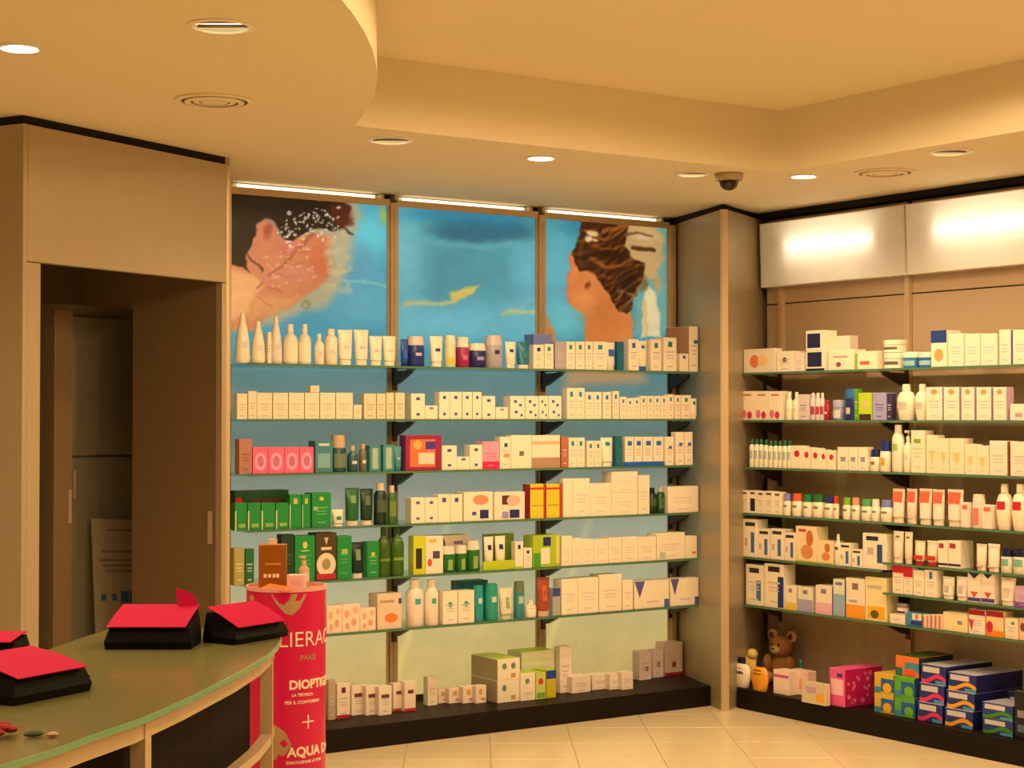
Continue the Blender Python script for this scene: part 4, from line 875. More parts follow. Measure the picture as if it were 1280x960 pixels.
build_shelf(
 runs('c', [(925, 943), (943.5, 960), (960.5, 977)], 489, 'f2e4d4', dict(p=[('r', 'c86a6a', .25, .84, .8, .9), ('o', 'e06a8a', .1, .06, .45, .36), ('o', 'c83040', .5, .04, .85, .3)]), 'white carton with pink flowers')
 + runs('b', [(980, 988), (988.5, 997)], 490, 'f0e6d4', dict(s='round'), 'small cream bottle')
 + [('c', 998, 1011, 493, 'd8c8b0', dict(p=TX('8a8aa0')), 'beige grey carton')]
 + runs('b', [(1012, 1017.5), (1018, 1023.5), (1024, 1028.5)], 491, 'dccab8', dict(s='slim', cap='e8d8c4', lab=['a83a4a', .2, .5, 60]), 'thin bottle with red label')
 + [('b', 1029, 1035, 500, 'a81c28', dict(s='slim'), 'thin red bottle'), ('j', 1038, 1050, 500, '8a8a98', dict(cap='a0a0a8', lab=['c8c8c8', .1, .5]), 'grey-blue pot'), ('b', 1053, 1067, 486, '1c3060', dict(s='deo', cap='2a6a98', lab=['c8b890', .2, .4, 20]), 'navy bottle with blue cap'),
    ('c', 1068, 1073, 486, '5a9a1c', None, 'thin bright green carton'), ('c', 1073.5, 1090, 491, 'b8d020', dict(p=[('r', '3a2818', .05, .0, .95, .22), ('o', 'd8b890', .35, .45, .7, .75)]), 'lime carton with brown foot'), ('c', 1091, 1108, 491, 'a49cc0', dict(p=TX('6a6090')), 'lilac carton'), ('c', 1109, 1115, 492, '3a3048', None, 'narrow dark plum carton'),
    ('b', 1117, 1138, 480, 'f2e6d2', dict(s='oval', lab=['c8b8a0', .3, .5, 30]), 'white flat-shouldered bottle'), ('b', 1140, 1156, 480, 'f2e6d2', dict(s='oval', lab=['c8b8a0', .3, .5, 30]), 'white flat-shouldered bottle')]
 + runs('c', [(1158, 1178), (1180, 1199), (1202, 1218), (1221, 1239), (1242, 1258)], 484, 'f0e0c0', dict(side='c8a0a8', p=[('o', 'e0905a', .3, .78, .7, .94)] + TX('c8c0a0')), 'cream carton with orange emblem')
 + [('c', 1263, 1285, 505, 'f4e2cc', dict(p=[('r', 'b890a0', .3, .2, .7, .45)]), 'low cream carton at right edge')],
 'R', ZRR[1], PR[1], FR)
build_shelf(
 row('b', 935, 988, 9, [549, 549, 549, 550, 551, 551, 551, 551, 551], 'efe6d2', dict(s='slim', cap='10603c', lab=['a8b8a0', .3, .6]), 'slim white bottle with green cap')
 + runs('c', [(989, 1002), (1002.5, 1013), (1013.5, 1024), (1024.5, 1033), (1033.5, 1044)], [557, 559, 560, 562, 563], 'f2e6d2', dict(p=[('o', 'd01e2a', .3, .5, .8, .8)]), 'cream carton with red disc')
 + runs('c', [(1047, 1060), (1060.5, 1072), (1072.5, 1084)], 559, 'f0e4c8', dict(p=[('r', '6a7a98', .3, .4, .75, .55)] + TX()), 'cream carton with grey-blue print')
 + [('b', 1085, 1096, 562, 'f0e4cc', dict(s='wide', cap='1c2250', lab=['a8603a', .3, .45, 25]), 'white bottle with navy cap, short'), ('b', 1097, 1109, 551, 'f0e4cc', dict(s='wide', cap='1c3270', lab=['d8a030', .2, .45, 25]), 'white bottle with navy cap, tall'),
    ('b', 1112, 1125, 531, 'f0e2c0', dict(s='slim', lab=['a8b048', .45, .6, 25]), 'tall cream bottle'), ('b', 1127, 1137, 538, 'f0e2c0', dict(s='pump'), 'cream pump bottle'), ('c', 1139, 1156, 538, 'efdfb0', dict(p=[('r', '8a9a28', .2, .7, .7, .8)] + TX('d8c880')), 'tall straw carton with green mark')]
 + runs('c', [(1158, 1172), (1172.5, 1186), (1187, 1205), (1206, 1220), (1220.5, 1236)], [544, 548, 548, 555, 557], 'efdca8', dict(p=[('t', 'd8c060', .3, .2, .7, .6)] + TX('d8c478')), 'straw yellow carton')
 + runs('c', [(1237, 1259), (1263, 1285)], [551, 552], 'f0dcb4', dict(side='b8603a', p=TX('d0b890')), 'broad straw carton with rust side'),
 'R', ZRR[2], PR[2], FR)
caps = ['8a86b8', 'e8622a', '1a7a3a', '2a6a28', '2a3060', 'c8402a', '7ab828', 'e89a6a', '5aa058', 'f0e8d0', '7a80b0']
cn = ['lilac', 'orange', 'green', 'dark green', 'navy', 'red', 'lime', 'peach', 'pale green', 'cream', 'slate blue']
ce_ = [(977, 985), (987, 998), (1001, 1011), (1012, 1025), (1027, 1039), (1040, 1046), (1051, 1060), (1062, 1071), (1073, 1086), (1087, 1096), (1097, 1111)]
yy_ = [617, 617, 618, 618, 620, 620, 622, 622, 624, 624, 625]
build_shelf(
 [('c', 925, 935, 613, WHT, dict(p=HD('3a3430') + TX()), 'white carton with dark heading'), ('c', 936, 945, 613, WHT, dict(p=[('r', '1c2040', .2, .1, .85, .65)] + HD('3a3430')), 'white carton with navy panel')]
 + runs('c', [(946, 955), (955.5, 966), (966.5, 976)], [614, 614, 615], WHT, dict(p=HD('3a3430') + TX()), 'white carton with black heading')
 + [('b', a, b_, y, 'f2e6d2', dict(s='wide', cap=c, lab=['8a7a68', .38, .48, 30]), 'white bottle with %s cap' % n) for (a, b_), y, c, n in zip(ce_, yy_, caps, cn)]
 + runs('t', [(1112, 1127), (1130, 1143), (1145, 1161), (1162, 1177), (1180, 1200)], [611, 611, 611, 612, 612], 'f2dcb8', dict(cap='f0d4a8', lab=['e8623a', .62, .92, .36]), 'cream tube with coral top')
 + [('c', 1201, 1210, 628, 'f2dcc0', dict(p=[('r', 'e86a4a', .2, .72, .9, .9)]), 'low cream carton with coral flash'), ('b', 1212, 1226, 618, 'f0d8b8', dict(s='deo', cap='f0d8b8', lab=['e07a5a', .1, .6, 30]), 'cream and coral cylinder'), ('c', 1227, 1239, 631, 'f2dcc0', dict(p=[('r', 'e86a4a', .2, .72, .9, .9)]), 'low carton beside coral cylinder')]
 + runs('b', [(1241, 1259), (1260, 1279)], 605, 'f4e4c8', dict(s='oval', lab=['c8202c', .44, .62, 34]), 'white bottle with red oval'),
 'R', ZRR[3], PR[3], FR)
BL2 = [('r', '3a6a98', .55, .12, .8, .66), ('r', '2a2a30', .15, .82, .85, .92), ('r', 'c8a890', .12, .3, .3, .5)]
build_shelf(
 [('c', 929, 946, 649, WHT, dict(p=BL2), 'tall white carton with blue figure')]
 + runs('c', [(947, 962), (963, 979), (980, 994)], [661, 661, 666], WHT, dict(p=BL2), 'white carton with blue figure')
 + [('c', 994.5, 1020, 658, 'f0d898', dict(p=[('o', 'c8703a', .5, .45, .85, .9), ('o', 'd88a50', .25, .1, .85, .5), ('r', 'b83a2a', .15, .85, .5, .92), ('r', 'a8b030', .0, .0, 1, .05)]), 'yellow carton with large baby photo'), ('c', 1021, 1040, 676, 'f0d898', dict(p=[('o', 'c8703a', .5, .5, .85, .9), ('o', 'd88a50', .3, .15, .85, .5), ('r', 'a8b030', .0, .0, 1, .06)]), 'yellow carton with small baby photo'),
    ('b', 1041, 1048.5, 668, 'f0e6d2', dict(s='round', lab=['5a5048', .5, .6, 30]), 'white bottle between cartons'), ('c', 1049, 1063, 679, WHT, dict(p=BL2), 'low white carton with blue figure'), ('c', 1064, 1077, 687, WHT, dict(p=BL2), 'lowest white carton with teal figure'), ('c', 1078, 1108, 667, 'f2e4d0', dict(p=[('r', '2a4a70', .6, .18, .82, .7), ('r', '2a2630', .15, .8, .65, .92), ('r', 'c8a890', .2, .4, .45, .6)]), 'broad white carton with blue figure')],
 'R', ZRL[4], 'on right wall fifth shelf', FR)
build_shelf(
 [('c', 932, 954, 706, WHT, dict(p=[('r', '3a7a98', .6, .12, .85, .62), ('r', '2a2430', .2, .80, .75, .92)] + TX('d8c0a8')), 'white carton with teal figure, left'), ('c', 955, 979, 705, WHT, dict(p=[('r', '1c3a70', .7, .02, 1, .72), ('r', '2a2430', .2, .82, .8, .94)] + TX('d8c0a8')), 'white carton with navy figure'),
  ('c', 981, 994, 732, 'f0e4cc', dict(p=BOT('e8c040', .3) + DOT('8a7a90')), 'cream carton with yellow foot'), ('c', 997, 1015, 734, 'e8e0d8', dict(p=BOT('a8a0b8', .5) + DOT('8a7a90')), 'cream carton with grey lilac foot'), ('c', 1019, 1039, 732, 'f0e0d4', dict(side='7a6aa8', p=BOT('e8b0a8', .4) + DOT('8a7a90')), 'cream carton with rose foot'), ('c', 1041, 1055, 724, 'e0e0d0', dict(side='4a8a98', p=BOT('98b0b0', .6) + HD('7a7aa0')), 'cream carton with blue-grey foot'),
  ('c', 1057, 1080, 723, 'f2e0b8', dict(p=BOT('f09a28', .34) + DOT('8a6a60') + [('r', 'a8a8b8', .15, .4, .6, .46)]), 'large carton with orange foot'), ('c', 1081, 1107, 722, 'f0dc90', dict(p=[('r', 'f0b020', .1, .05, .95, .34), ('o', '5a5a20', .25, .06, .65, .25), ('r', 'b8b890', .1, .75, .8, .82)]), 'large yellow carton with fruit print')],
 'R', ZRL[5], 'on right wall sixth shelf', FR)
build_shelf(
 runs('t', [(1113, 1126), (1128, 1138)], [664, 665], 'f2e2b8', dict(lab=['8a7a50', .8, .86]), 'plain cream tube')
 + runs('t', [(1140, 1153), (1155, 1169)], 676, 'f0dca8', dict(cap='b81c20', ch=.16, lab=['c82a20', .22, .4, .4]), 'cream tube with red cap')
 + runs('c', [(1172, 1184), (1185, 1200)], 676, 'f2e2cc', dict(d=.09, p=[('r', 'a8303a', .1, .72, .6, .9), ('r', '2a2040', .0, .08, 1, .16)]), 'white carton with maroon corner')
 + runs('t', [(1217, 1230), (1231, 1246)], 680, 'f4e0b4', dict(lab=['e0a080', .15, .2, .3]), 'cream tube with peach base')
 + runs('b', [(1247.5, 1261), (1262, 1279)], 687, 'e8e0c0', dict(s='deo', cap='14183c', lab=['7ab090', .3, .6, 40]), 'pot with navy lid'),
 'R', ZRR[4], 'in right bay fifth shelf', FR)
build_shelf(
 [('c', 1115, 1128.5, 706, 'f2e0c4', dict(p=TOP('d0142a', .28) + TX()), 'white carton with crimson top'), ('c', 1129, 1140, 708, 'f2e0c4', dict(p=TOP('d0142a', .38) + TX()), 'white carton with crimson top'), ('c', 1141, 1154, 713, 'f2e2c8', dict(p=TX('b8c0a0')), 'plain white carton'), ('c', 1155, 1170, 713, 'f2e2c8', dict(p=[('r', '3a7a90', .4, .68, .65, .95)] + TX()), 'white carton with teal flash')]
 + runs('t', [(1174, 1189), (1191, 1207)], 721, 'f2e0bc', dict(lab=['b8b098', .3, .6]), 'white tube')
 + runs('c', [(1209, 1225), (1226, 1242)], 716, 'f0dcc0', dict(p=[('t', '1c2050', .05, .8, .95, 1), ('r', '4a3a80', .0, .04, 1, .16), ('t', 'c8503a', .2, .16, .8, .36)]), 'carton with navy zigzag')
 + [('t', 1246, 1265, 722, 'f2dcb4', dict(lab=['d8c098', .3, .6]), 'broad cream tube'), ('c', 1268, 1285, 733, 'd0a8c0', dict(p=BOT('8a4a90', .25) + TX('b890b0')), 'lilac pink carton')],
 'R', ZRR[5], 'in right bay sixth shelf', FR)
build_shelf(
 [('c', 1111.5, 1130, 768, 'f2e0c0', None, 'low cream carton'), ('j', 1117, 1130, 754.5, 'e8d8b0', dict(st=768, cap='8a8070', d=.055, lab=['3a2a60', .1, .3]), 'small jar on low carton'), ('c', 1132, 1151, 766, '3a8a98', dict(p=[('r', 'f0e0d0', .4, .5, 1, .95), ('r', '2a2a78', .3, .1, 1, .4), ('r', 'e0703a', .6, .55, .8, .9)]), 'blue carton with white window')]
 + row('c', 1152, 1177.5, 5, 768, 'e8c898', dict(p=[('r', 'c86a5a', .1, .05, .45, .9)]), 'thin striped booklet carton')
 + [('c', 1178, 1208, 766, 'f0d890', dict(p=[('r', '8a8a98', .6, .4, .8, .6)]), 'wide straw carton'), ('c', 1210, 1230, 762, 'f0dcb4', dict(p=TOP('a0141c', .22) + [('t', 'c82a3a', .0, .1, .35, .6)] + TX()), 'white pack with red top'), ('c', 1232, 1253, 764, 'f0c880', dict(p=TOP('a0141c', .22) + BOT('e8801c', .25) + [('o', 'c8203a', .0, .15, .4, .6)]), 'orange pack with red top'), ('c', 1255, 1271, 773, 'f0d8a8', dict(p=[('r', '5a8a6a', .5, .7, .75, .85)] + TX()), 'cream carton with green mark'), ('c', 1273, 1285, 773, 'e8c090', dict(p=[('o', '7a3a1c', .1, .4, .6, .8)]), 'tan carton at right edge')],
 'R', ZRR[6], 'in right bay seventh shelf', FR)
# --- plinth of the right wall
PQ = 'on right wall plinth'
build_shelf(
 [('b', 911, 933, 822, 'f2e2c4', dict(yb=859, s='oval', cap='14182c', d=.05, lab=['5a4a48', .46, .66, 30]), 'white baby lotion bottle with navy cap'), ('b', 935, 955, 826, 'e89a1c', dict(yb=864, s='oval', cap='14182c', d=.05, lab=['5a3a1c', .56, .7, 30]), 'orange shampoo bottle with navy cap'),
  ('c', 966, 985, 838, 'f4dcc4', dict(yb=868, d=.08, p=[('r', 'c85a8a', .0, .7, 1, .82)]), 'cream carton with pink band'), ('c', 986, 1009, 838, 'f2c8a0', dict(yb=868, d=.06, p=[('o', 'e8a060', .2, .2, .8, .7)]), 'peach carton beside pink band carton'),
  ('c', 1001, 1031, 853, 'd8c490', dict(yb=880, d=.032, p=[('r', 'e8b030', .6, .1, .95, .5), ('r', 'c8a0a8', .2, .5, .6, .8)]), 'low beige carton with yellow corner')],
 'R', .105, PQ, 6.12)

def place_pack(x0, x1, yb, yt, z, d, col, e, lab, nm='tissue_pack', zb=None, cat='pack'):
    """pack whose front faces the room (-X); x0, x1, yb measured at its front foot"""
    g = onZ((x0 + x1) / 2, yb, z); X = g.x
    p0, p1 = onX(x0, yb, X), onX(x1, yb, X); wd = abs(p1.y - p0.y); h = onX((x0 + x1) / 2, yt, X).z - z
    e = dict(e); e['nm'] = nm
    o = carton(wd, d, h, col, e); o.location = (X + d / 2, (p0.y + p1.y) / 2, (zb if zb is not None else z) + .0008); o.rotation_euler = (0, 0, -math.pi / 2)
    return tag(o, lab, cat), X, (p0.y + p1.y) / 2, wd, h
zq = .105
# the long pink pack whose right side shows its dotted print
o, X, yc, wd, h = place_pack(1037, 1056, 883, 836, zq, .26, 'e85a86', dict(side='c81e52', p=[('r', 'f4c0b0', .1, .3, .9, .72), ('r', '4a3a60', .5, .78, .85, .88)]), 'large hot pink pack with dotted crimson side on plinth')
m = MB(); R2 = random.Random(4)
for k in range(26):
    a, b_ = R2.uniform(-.115, .115), R2.uniform(.012, h - .012); r = R2.uniform(.007, .013)
    m.loft([[(xx, a + r * math.cos(2 * math.pi * i / 10), b_ + r * math.sin(2 * math.pi * i / 10)) for i in range(10)] for xx in (wd / 2, wd / 2 + .0012)])
m.obj('side_dots', mat('ink', 'e87a86', .45), o)
o2, *_ = place_pack(1017, 1034, 868, 838, zq, .10, 'e86a78', dict(p=BOT('e8c8b0', .4) + HD('a83040')), 'coral pink pack behind the low beige carton'); o2.location.x += .16; o2.location.z = zq + .0008
def stack(x0, x1, yb, n, hh, d, col, e, desc, dx=0.0):
    X = 6.135; p0, p1 = onX(x0, yb, X), onX(x1, yb, X); wd = abs(p1.y - p0.y) - .001
    for k in range(n):
        ee = dict(e); ee['nm'] = 'tissue_pack'
        o = carton(wd, d, hh, col, ee); o.location = (X + d / 2 + dx * k, (p0.y + p1.y) / 2, zq + .0008 + k * (hh + .0008)); o.rotation_euler = (0, 0, -math.pi / 2)
        lab = desc + ', ' + (['bottom', 'middle', 'top'][k] if n == 3 else ['lower', 'upper'][k]) + ' of its stack on right wall plinth'
        tag(o, lab, 'pack', desc + ' stack')
    return X, (p0.y + p1.y) / 2, wd
YB1 = [('r', '1f5f96', .35, .1, 1, .75), ('o', 'e8b020', .45, .05, .9, .55), ('r', '3a8a8a', .0, .0, .35, .3)]
GB1 = [('r', '1f5f96', .35, .1, 1, .75), ('o', '6ab01c', .5, .05, .95, .55), ('r', '3a8a8a', .0, .0, .35, .3)]
stack(1093, 1117, 894, 2, .094, .24, 'd8b030', dict(side='1c4a6a', p=YB1), 'blue and yellow tissue pack')
Xs, ys, ws = stack(1118, 1143, 899, 2, .094, .24, '5aa828', dict(side='1c4a6a', p=GB1), 'blue and green tissue pack')
o = carton(ws * 1.15, .24, .094, 'e8762a', dict(nm='tissue_pack', side='14301c', lid='3a5a1c', p=[('r', '3a8aa0', .4, .25, 1, .7), ('o', 'e8562a', .4, .0, .9, .4), ('r', '2a6a50', .0, .0, .3, .4)])); o.location = (Xs + .14, ys, zq + .19 + .001); o.rotation_euler = (0, 0, -math.pi / 2); tag(o, 'orange and blue tissue pack lying on top of green packs', 'pack')
SW = lambda c: [('r', 'cfc8c8', .08, .6, .75, .9), ('w', c, .02, .05, 1, .55), ('r', '4a90a0', .6, .02, 1, .2)]
stack(1147, 1178, 904, 3, .086, .34, '1c2f6c', dict(side='161f4c', lid='b8b0a8', p=SW('e02c5a')), 'navy pack with pink swoosh', dx=.012)
stack(1181, 1216, 909, 3, .080, .34, '1c2f6c', dict(side='161f4c', lid='b8b0a8', p=SW('e8a01c')), 'navy pack with yellow swoosh', dx=.012)
X_, y_, w_ = stack(1228, 1266, 914, 2, .068, .16, '24386c', dict(side='161f4c', lid='a8a0a0', p=SW('3a8a1c')), 'navy pack with green swoosh')
o = carton(w_ * .95, .14, .17, '16203c', dict(nm='tissue_pack', p=[('r', 'b0a8a8', .1, .7, .8, .86)])); o.location = (X_ + .16 + .075, y_ - .0, zq + .0008); o.rotation_euler = (0, 0, -math.pi / 2); tag(o, 'dark navy pack standing behind the green swoosh packs', 'pack')
o = carton(.16, .16, .21, '101418', dict(nm='tissue_pack', p=[('r', '8a8070', .1, .45, .5, .6), ('r', '50606a', .1, .15, .6, .3)])); o.location = (X_ + .08, y_ - w_ / 2 - .09, zq + .0008); o.rotation_euler = (0, 0, -math.pi / 2); tag(o, 'black pack at the right edge on plinth', 'pack')
o = bottle(.034, .034, .15, '128a6a', dict(s='round', cap='1aa07c', lab=['d8d0b0', .2, .5])); o.location = (6.335, onX(1001, 840, 6.335).y, zq + .0006); tag(o, 'bottle with turquoise cap behind the peach carton', 'bottle')

# --- plush toys
def plush(loc, rz, s, col, col2, lab):
    t = tag(empty('plush_toy', loc, rz), lab, 'soft toy')
    m1 = mat('plush', col, .95, noise=.3, scale=120, bump=.8); m2 = mat('plush', col2, .95, noise=.2, scale=120, bump=.8)
    def q(n, c, r, mm, p=None): return MB().ball([v * s for v in c], [v * s for v in r], 14, 10).obj(n, mm, p or t, smooth=True)
    q('body', (0, 0, .33), (.27, .22, .33), m1); hd = q('head', (0, -.05, .80), (.27, .24, .25), m1)
    for sx in (-1, 1):
        q('ear', (sx * .25, -.02, 1.02), (.13, .07, .13), m2, hd); q('inner_ear', (sx * .25, -.075, 1.02), (.07, .03, .07), mat('plush', '6a2a20', .95), hd)
        q('arm', (sx * .30, -.13, .42), (.11, .14, .20), m1); q('leg', (sx * .22, -.28, .14), (.13, .24, .135), m2)
        q('eye', (sx * .09, -.27, .86), (.025, .02, .03), mat('bead', '120c08', .2), hd)
    q('muzzle', (0, -.26, .74), (.12, .09, .09), m2, hd); q('nose', (0, -.345, .77), (.035, .02, .025), mat('bead', '120c08', .2), hd)
    return t
g = onX(973, 850, 6.36)
plush((6.375, g.y - .02, zq), -math.pi / 2 + .15, .25, '9a6a38', 'b89a78', 'brown plush bear sitting in the corner on right wall plinth')
g = onX(938, 850, 6.24)
t = tag(empty('plush_cushion', (6.255, onX(935, 850, 6.255).y, zq), -math.pi / 2), 'pale yellow plush cushion behind the baby bottles', 'soft toy')
Mpl = mat('plush', 'e8c870', .95, noise=.2, scale=120, bump=.8)
MB().ball((0, 0, .0848), (.072, .045, .084), 14, 10).obj('body', Mpl, t, smooth=True)
for sx in (-1, 1): MB().ball((sx * .042, -.006, .155), (.032, .03, .03), 10, 8).obj('corner_lobe', Mpl, t, smooth=True)

# ------------------------------------------------------------------ counter with gift packets
ct = tag(empty('glass_counter', (1.2, 3.2, 0)), 'curved green glass counter with metal frame at lower left', 'counter')
def sub(v): return (v[0] - 1.2, v[1] - 3.2)
FRONT = [(.30, 2.30), (.58, 2.43), (.827, 2.565), (.935, 2.64), (1.027, 2.722), (1.161, 2.83), (1.323, 2.995), (1.544, 3.24), (1.69, 3.42), (1.78, 3.55), (1.845, 3.66), (1.865, 3.72)]
BACK = [(1.80, 3.90), (1.70, 4.07), (1.60, 4.08), (1.456, 3.927), (1.326, 3.778), (1.0, 3.42), (.72, 3.11), (.30, 2.66)]
Mgt = mat('frosted_green_glass', '6c6a40', .24, noise=.08, scale=8, coat=.12)
MB().prism([sub(p) for p in FRONT + BACK], .989, 1.0).obj('glass_top', Mgt, ct)
e = MB()
for a, b_ in zip(FRONT[:-1], FRONT[1:]):
    d = (Vector(b_) - Vector(a)).normalized(); n = Vector((d.y, -d.x))
    q = [Vector(a), Vector(b_), Vector(b_) + n * .003, Vector(a) + n * .003]
    e.prism([sub(p) for p in q][::-1], .989, 1.0)
e.obj('glass_edge', mat('green_glass_edge', '7fae84', .15), ct)
def inset(pts, k):
    out = []
    for i in range(len(pts)):
        a = Vector(pts[max(0, i - 1)]); b_ = Vector(pts[min(len(pts) - 1, i + 1)]); d = (b_ - a).normalized(); n = Vector((-d.y, d.x)); out.append(tuple(Vector(pts[i]) + n * k))
    return out
I0, I1 = inset(FRONT, .014), inset(FRONT, .040)
MB().prism([sub(p) for p in I0[:-1] + I1[:-1][::-1]], .955, .986).obj('top_rail', M_alu, ct)
MB().prism([sub(p) for p in I0[6:-1] + I1[6:-1][::-1]], .772, .792).obj('shelf_rail', M_alu, ct)
for px, yy in ((183, 900), (340, 860)):
    g = min(range(len(I0)), key=lambda i: abs(640 + F * (Vector((I0[i][0], I0[i][1], .9)) - CAM).dot(rt) / (Vector((I0[i][0], I0[i][1], .9)) - CAM).dot(fw) - px))
    # interpolate along the rail to meet the measured column
    best = None
    for i in range(len(I0) - 1):
        for s in range(21):
            p = Vector(I0[i]).lerp(Vector(I0[i + 1]), s / 20); v = Vector((p.x, p.y, .9)) - CAM; xx = 640 + F * v.dot(rt) / v.dot(fw)
            if best is None or abs(xx - px) < best[0]: best = (abs(xx - px), p, (Vector(I0[i + 1]) - Vector(I0[i])).normalized())
    p, d = best[1], best[2]
    T = Matrix.Translation((p.x - 1.2, p.y - 3.2, 0)) @ Matrix.Rotation(math.atan2(d.y, d.x), 4, 'Z')
    MB().box(-.014, .014, -.002, .026, 0, .986, T).obj('leg', M_alu, ct)
Mpan = mat('counter_panel_brown', '140903', .8, noise=.15); Mpan.node_tree.nodes['Principled BSDF'].inputs['Specular IOR Level'].default_value = .15
I2, I3 = inset(FRONT, .060), inset(FRONT, .075)
MB().prism([sub(p) for p in I2[1:10] + I3[1:10][::-1]], 0.02, .955).obj('front_panel', Mpan, ct)
for p in ((1.50, 3.90), (.66, 3.02)): MB().lathe([(0, 1), (.986, 1)], .012, .012, 10, *sub(p)).obj('leg', M_alu, ct)

Mblk = mat('black_paper', '0b0908', .65, noise=.2, scale=30, bump=.3)
Mpk = mat('neon_pink_card', (.42, .002, .055), .7, noise=.02)
for m_ in (Mblk, Mpk): m_.node_tree.nodes['Principled BSDF'].inputs['Specular IOR Level'].default_value = .12
def packet(px, py, rz, lab, wd=.20, dp=.15, h=.05, rise=.035, flap=None, tail=True):
    g = onZ(px, py, 1.0)                      # centre of the front foot
    t = tag(empty('gift_packet', (g.x, g.y, 1.0005), rz), lab, 'gift packet')
    # local: x right, y away
    MB().loft([[(-wd / 2, 0, 0), (wd / 2, 0, 0), (wd / 2, dp, 0), (-wd / 2, dp, 0)], [(-wd / 2 - .002, -.004, h * .35), (wd / 2 + .002, -.004, h * .35), (wd / 2, dp, h * .5), (-wd / 2, dp, h * .5)],
               [(-wd / 2 + .008, .008, h), (wd / 2 - .004, .010, h), (wd / 2 - .006, dp - .004, h + rise * .8), (-wd / 2 + .008, dp - .004, h + rise * .8)]]).obj('black_pouch', Mblk, t)
    c = MB()
    def sheet(pts, th=.0016):
        n = len(pts); c.add(pts + [(x, y, z - th) for x, y, z in pts], [tuple(range(n)), tuple(range(2 * n - 1, n - 1, -1))] + [((i + 1) % n, i, n + i, n + (i + 1) % n) for i in range(n)])
    z0 = h + .004; sl = rise / dp
    sheet([(-wd / 2 + .004, -.006, z0), (wd / 2 - .012, -.006, z0), (wd / 2 - .006, dp * .5, z0 + sl * dp * .5 + .004), (-wd / 2 + .008, dp * .5, z0 + sl * dp * .5 + .004)])
    sheet([(-wd / 2 + .008, dp * .5, z0 + sl * dp * .5 + .004), (wd / 2 - .006, dp * .5, z0 + sl * dp * .5 + .004), (wd / 2 - .004, dp, z0 + rise), (-wd / 2 + .012, dp, z0 + rise)])
    c.obj('pink_card', Mpk, t)
    if flap:
        c = MB(); sheet2 = flap
        n = len(sheet2); c.add(list(sheet2) + [(x, y + .0016, z) for x, y, z in sheet2], [tuple(range(n)), tuple(range(2 * n - 1, n - 1, -1))] + [((i + 1) % n, i, n + i, n + (i + 1) % n) for i in range(n)])
        c.obj('pink_flap', Mpk, t)
    if tail:
        MB().add([(wd / 2 - .01, .02, .012), (wd / 2 + .035, .03, .022), (wd / 2 + .04, .09, .018), (wd / 2 - .01, .12, .014), (wd / 2 - .01, .02, .0), (wd / 2 + .028, .03, .002), (wd / 2 + .03, .09, .002), (wd / 2 - .01, .12, .0)], [(0, 1, 2, 3), (7, 6, 5, 4), (0, 4, 5, 1), (1, 5, 6, 2), (2, 6, 7, 3), (3, 7, 4, 0)]).obj('folded_end', Mblk, t)
    return t
rv = math.atan2(rt.y, rt.x)
packet(185, 812, rv, 'black packet with neon pink card lying square on the counter', wd=.193, dp=.13, h=.047, rise=.036, flap=[(.045, .115, .083), (.092, .12, .086), (.075, .13, .112), (.035, .13, .125)], tail=False)
packet(327, 801, rv + math.radians(58), 'black packet with torn pink card at the counter end', wd=.185, dp=.098, h=.036, rise=.040)
packet(66, 873, rv + math.radians(62), 'black packet with pink cards nearest the camera', wd=.20, dp=.145, h=.045, rise=.028)
packet(-8, 822, rv, 'black packet with pink card cut by the left edge', wd=.10, dp=.10, h=.03, rise=.01, tail=False)
g = onZ(0, 922, 1.0)
t = tag(empty('fabric_flower', (g.x, g.y, 1.0005)), 'red fabric flower with leaf lying on the counter corner', 'flower')
m = MB()
for k in range(9):
    a = k * 2.4; r = .006 + .0020 * k
    m.ball((r * math.cos(a), r * math.sin(a), .009 + .0012 * (9 - k)), (.012, .012, .006), 8, 6)
m.obj('petals', mat('red_fabric', '8a1418', .8, noise=.2), t, smooth=True)
dx = rt * .055
MB().ball((dx.x, dx.y, .006), (.018, .010, .005), 10, 6).obj('leaf', mat('leaf_fabric', '3a4a18', .8), t, smooth=True)
MB().ball((dx.x * 1.55, dx.y * 1.55, .005), (.010, .008, .004), 10, 6).obj('bead', mat('bead_tan', 'b08a58', .4), t, smooth=True)

# ------------------------------------------------------------------ red display column with lettering
PC = Vector((2.16, 4.25)); PRAD = .108; PH = 1.05
dp_ = tag(empty('display_column', (PC.x, PC.y, 0)), 'glossy crimson round display column with white lettering', 'display stand')
Mred = mat('crimson_gloss_card', (.62, .004, .085), .28, noise=.03)
MB().lathe([(0, 1), (PH - .02, 1), (PH, 1.0)], PRAD, PRAD, 48).obj('column', Mred, dp_, smooth=True)
ring(PRAD - .004, PRAD + .002, PH - .001, PH + .012, 48).obj('tray_rim', mat('clear_rim', 'e8a8a0', .2), dp_, smooth=True)
MB().lathe([(PH, 1), (PH + .003, 1)], PRAD - .005, PRAD - .005, 40).obj('tray', mat('tray_copper', 'c8905a', .35, .3), dp_)
Mlet = mat('white_lettering', 'f4e4d4', .5)
Mgold = mat('gold_print', 'b89a70', .4, .2)
a_view = math.atan2(-PC.y, -PC.x)             # direction from the column to the viewer
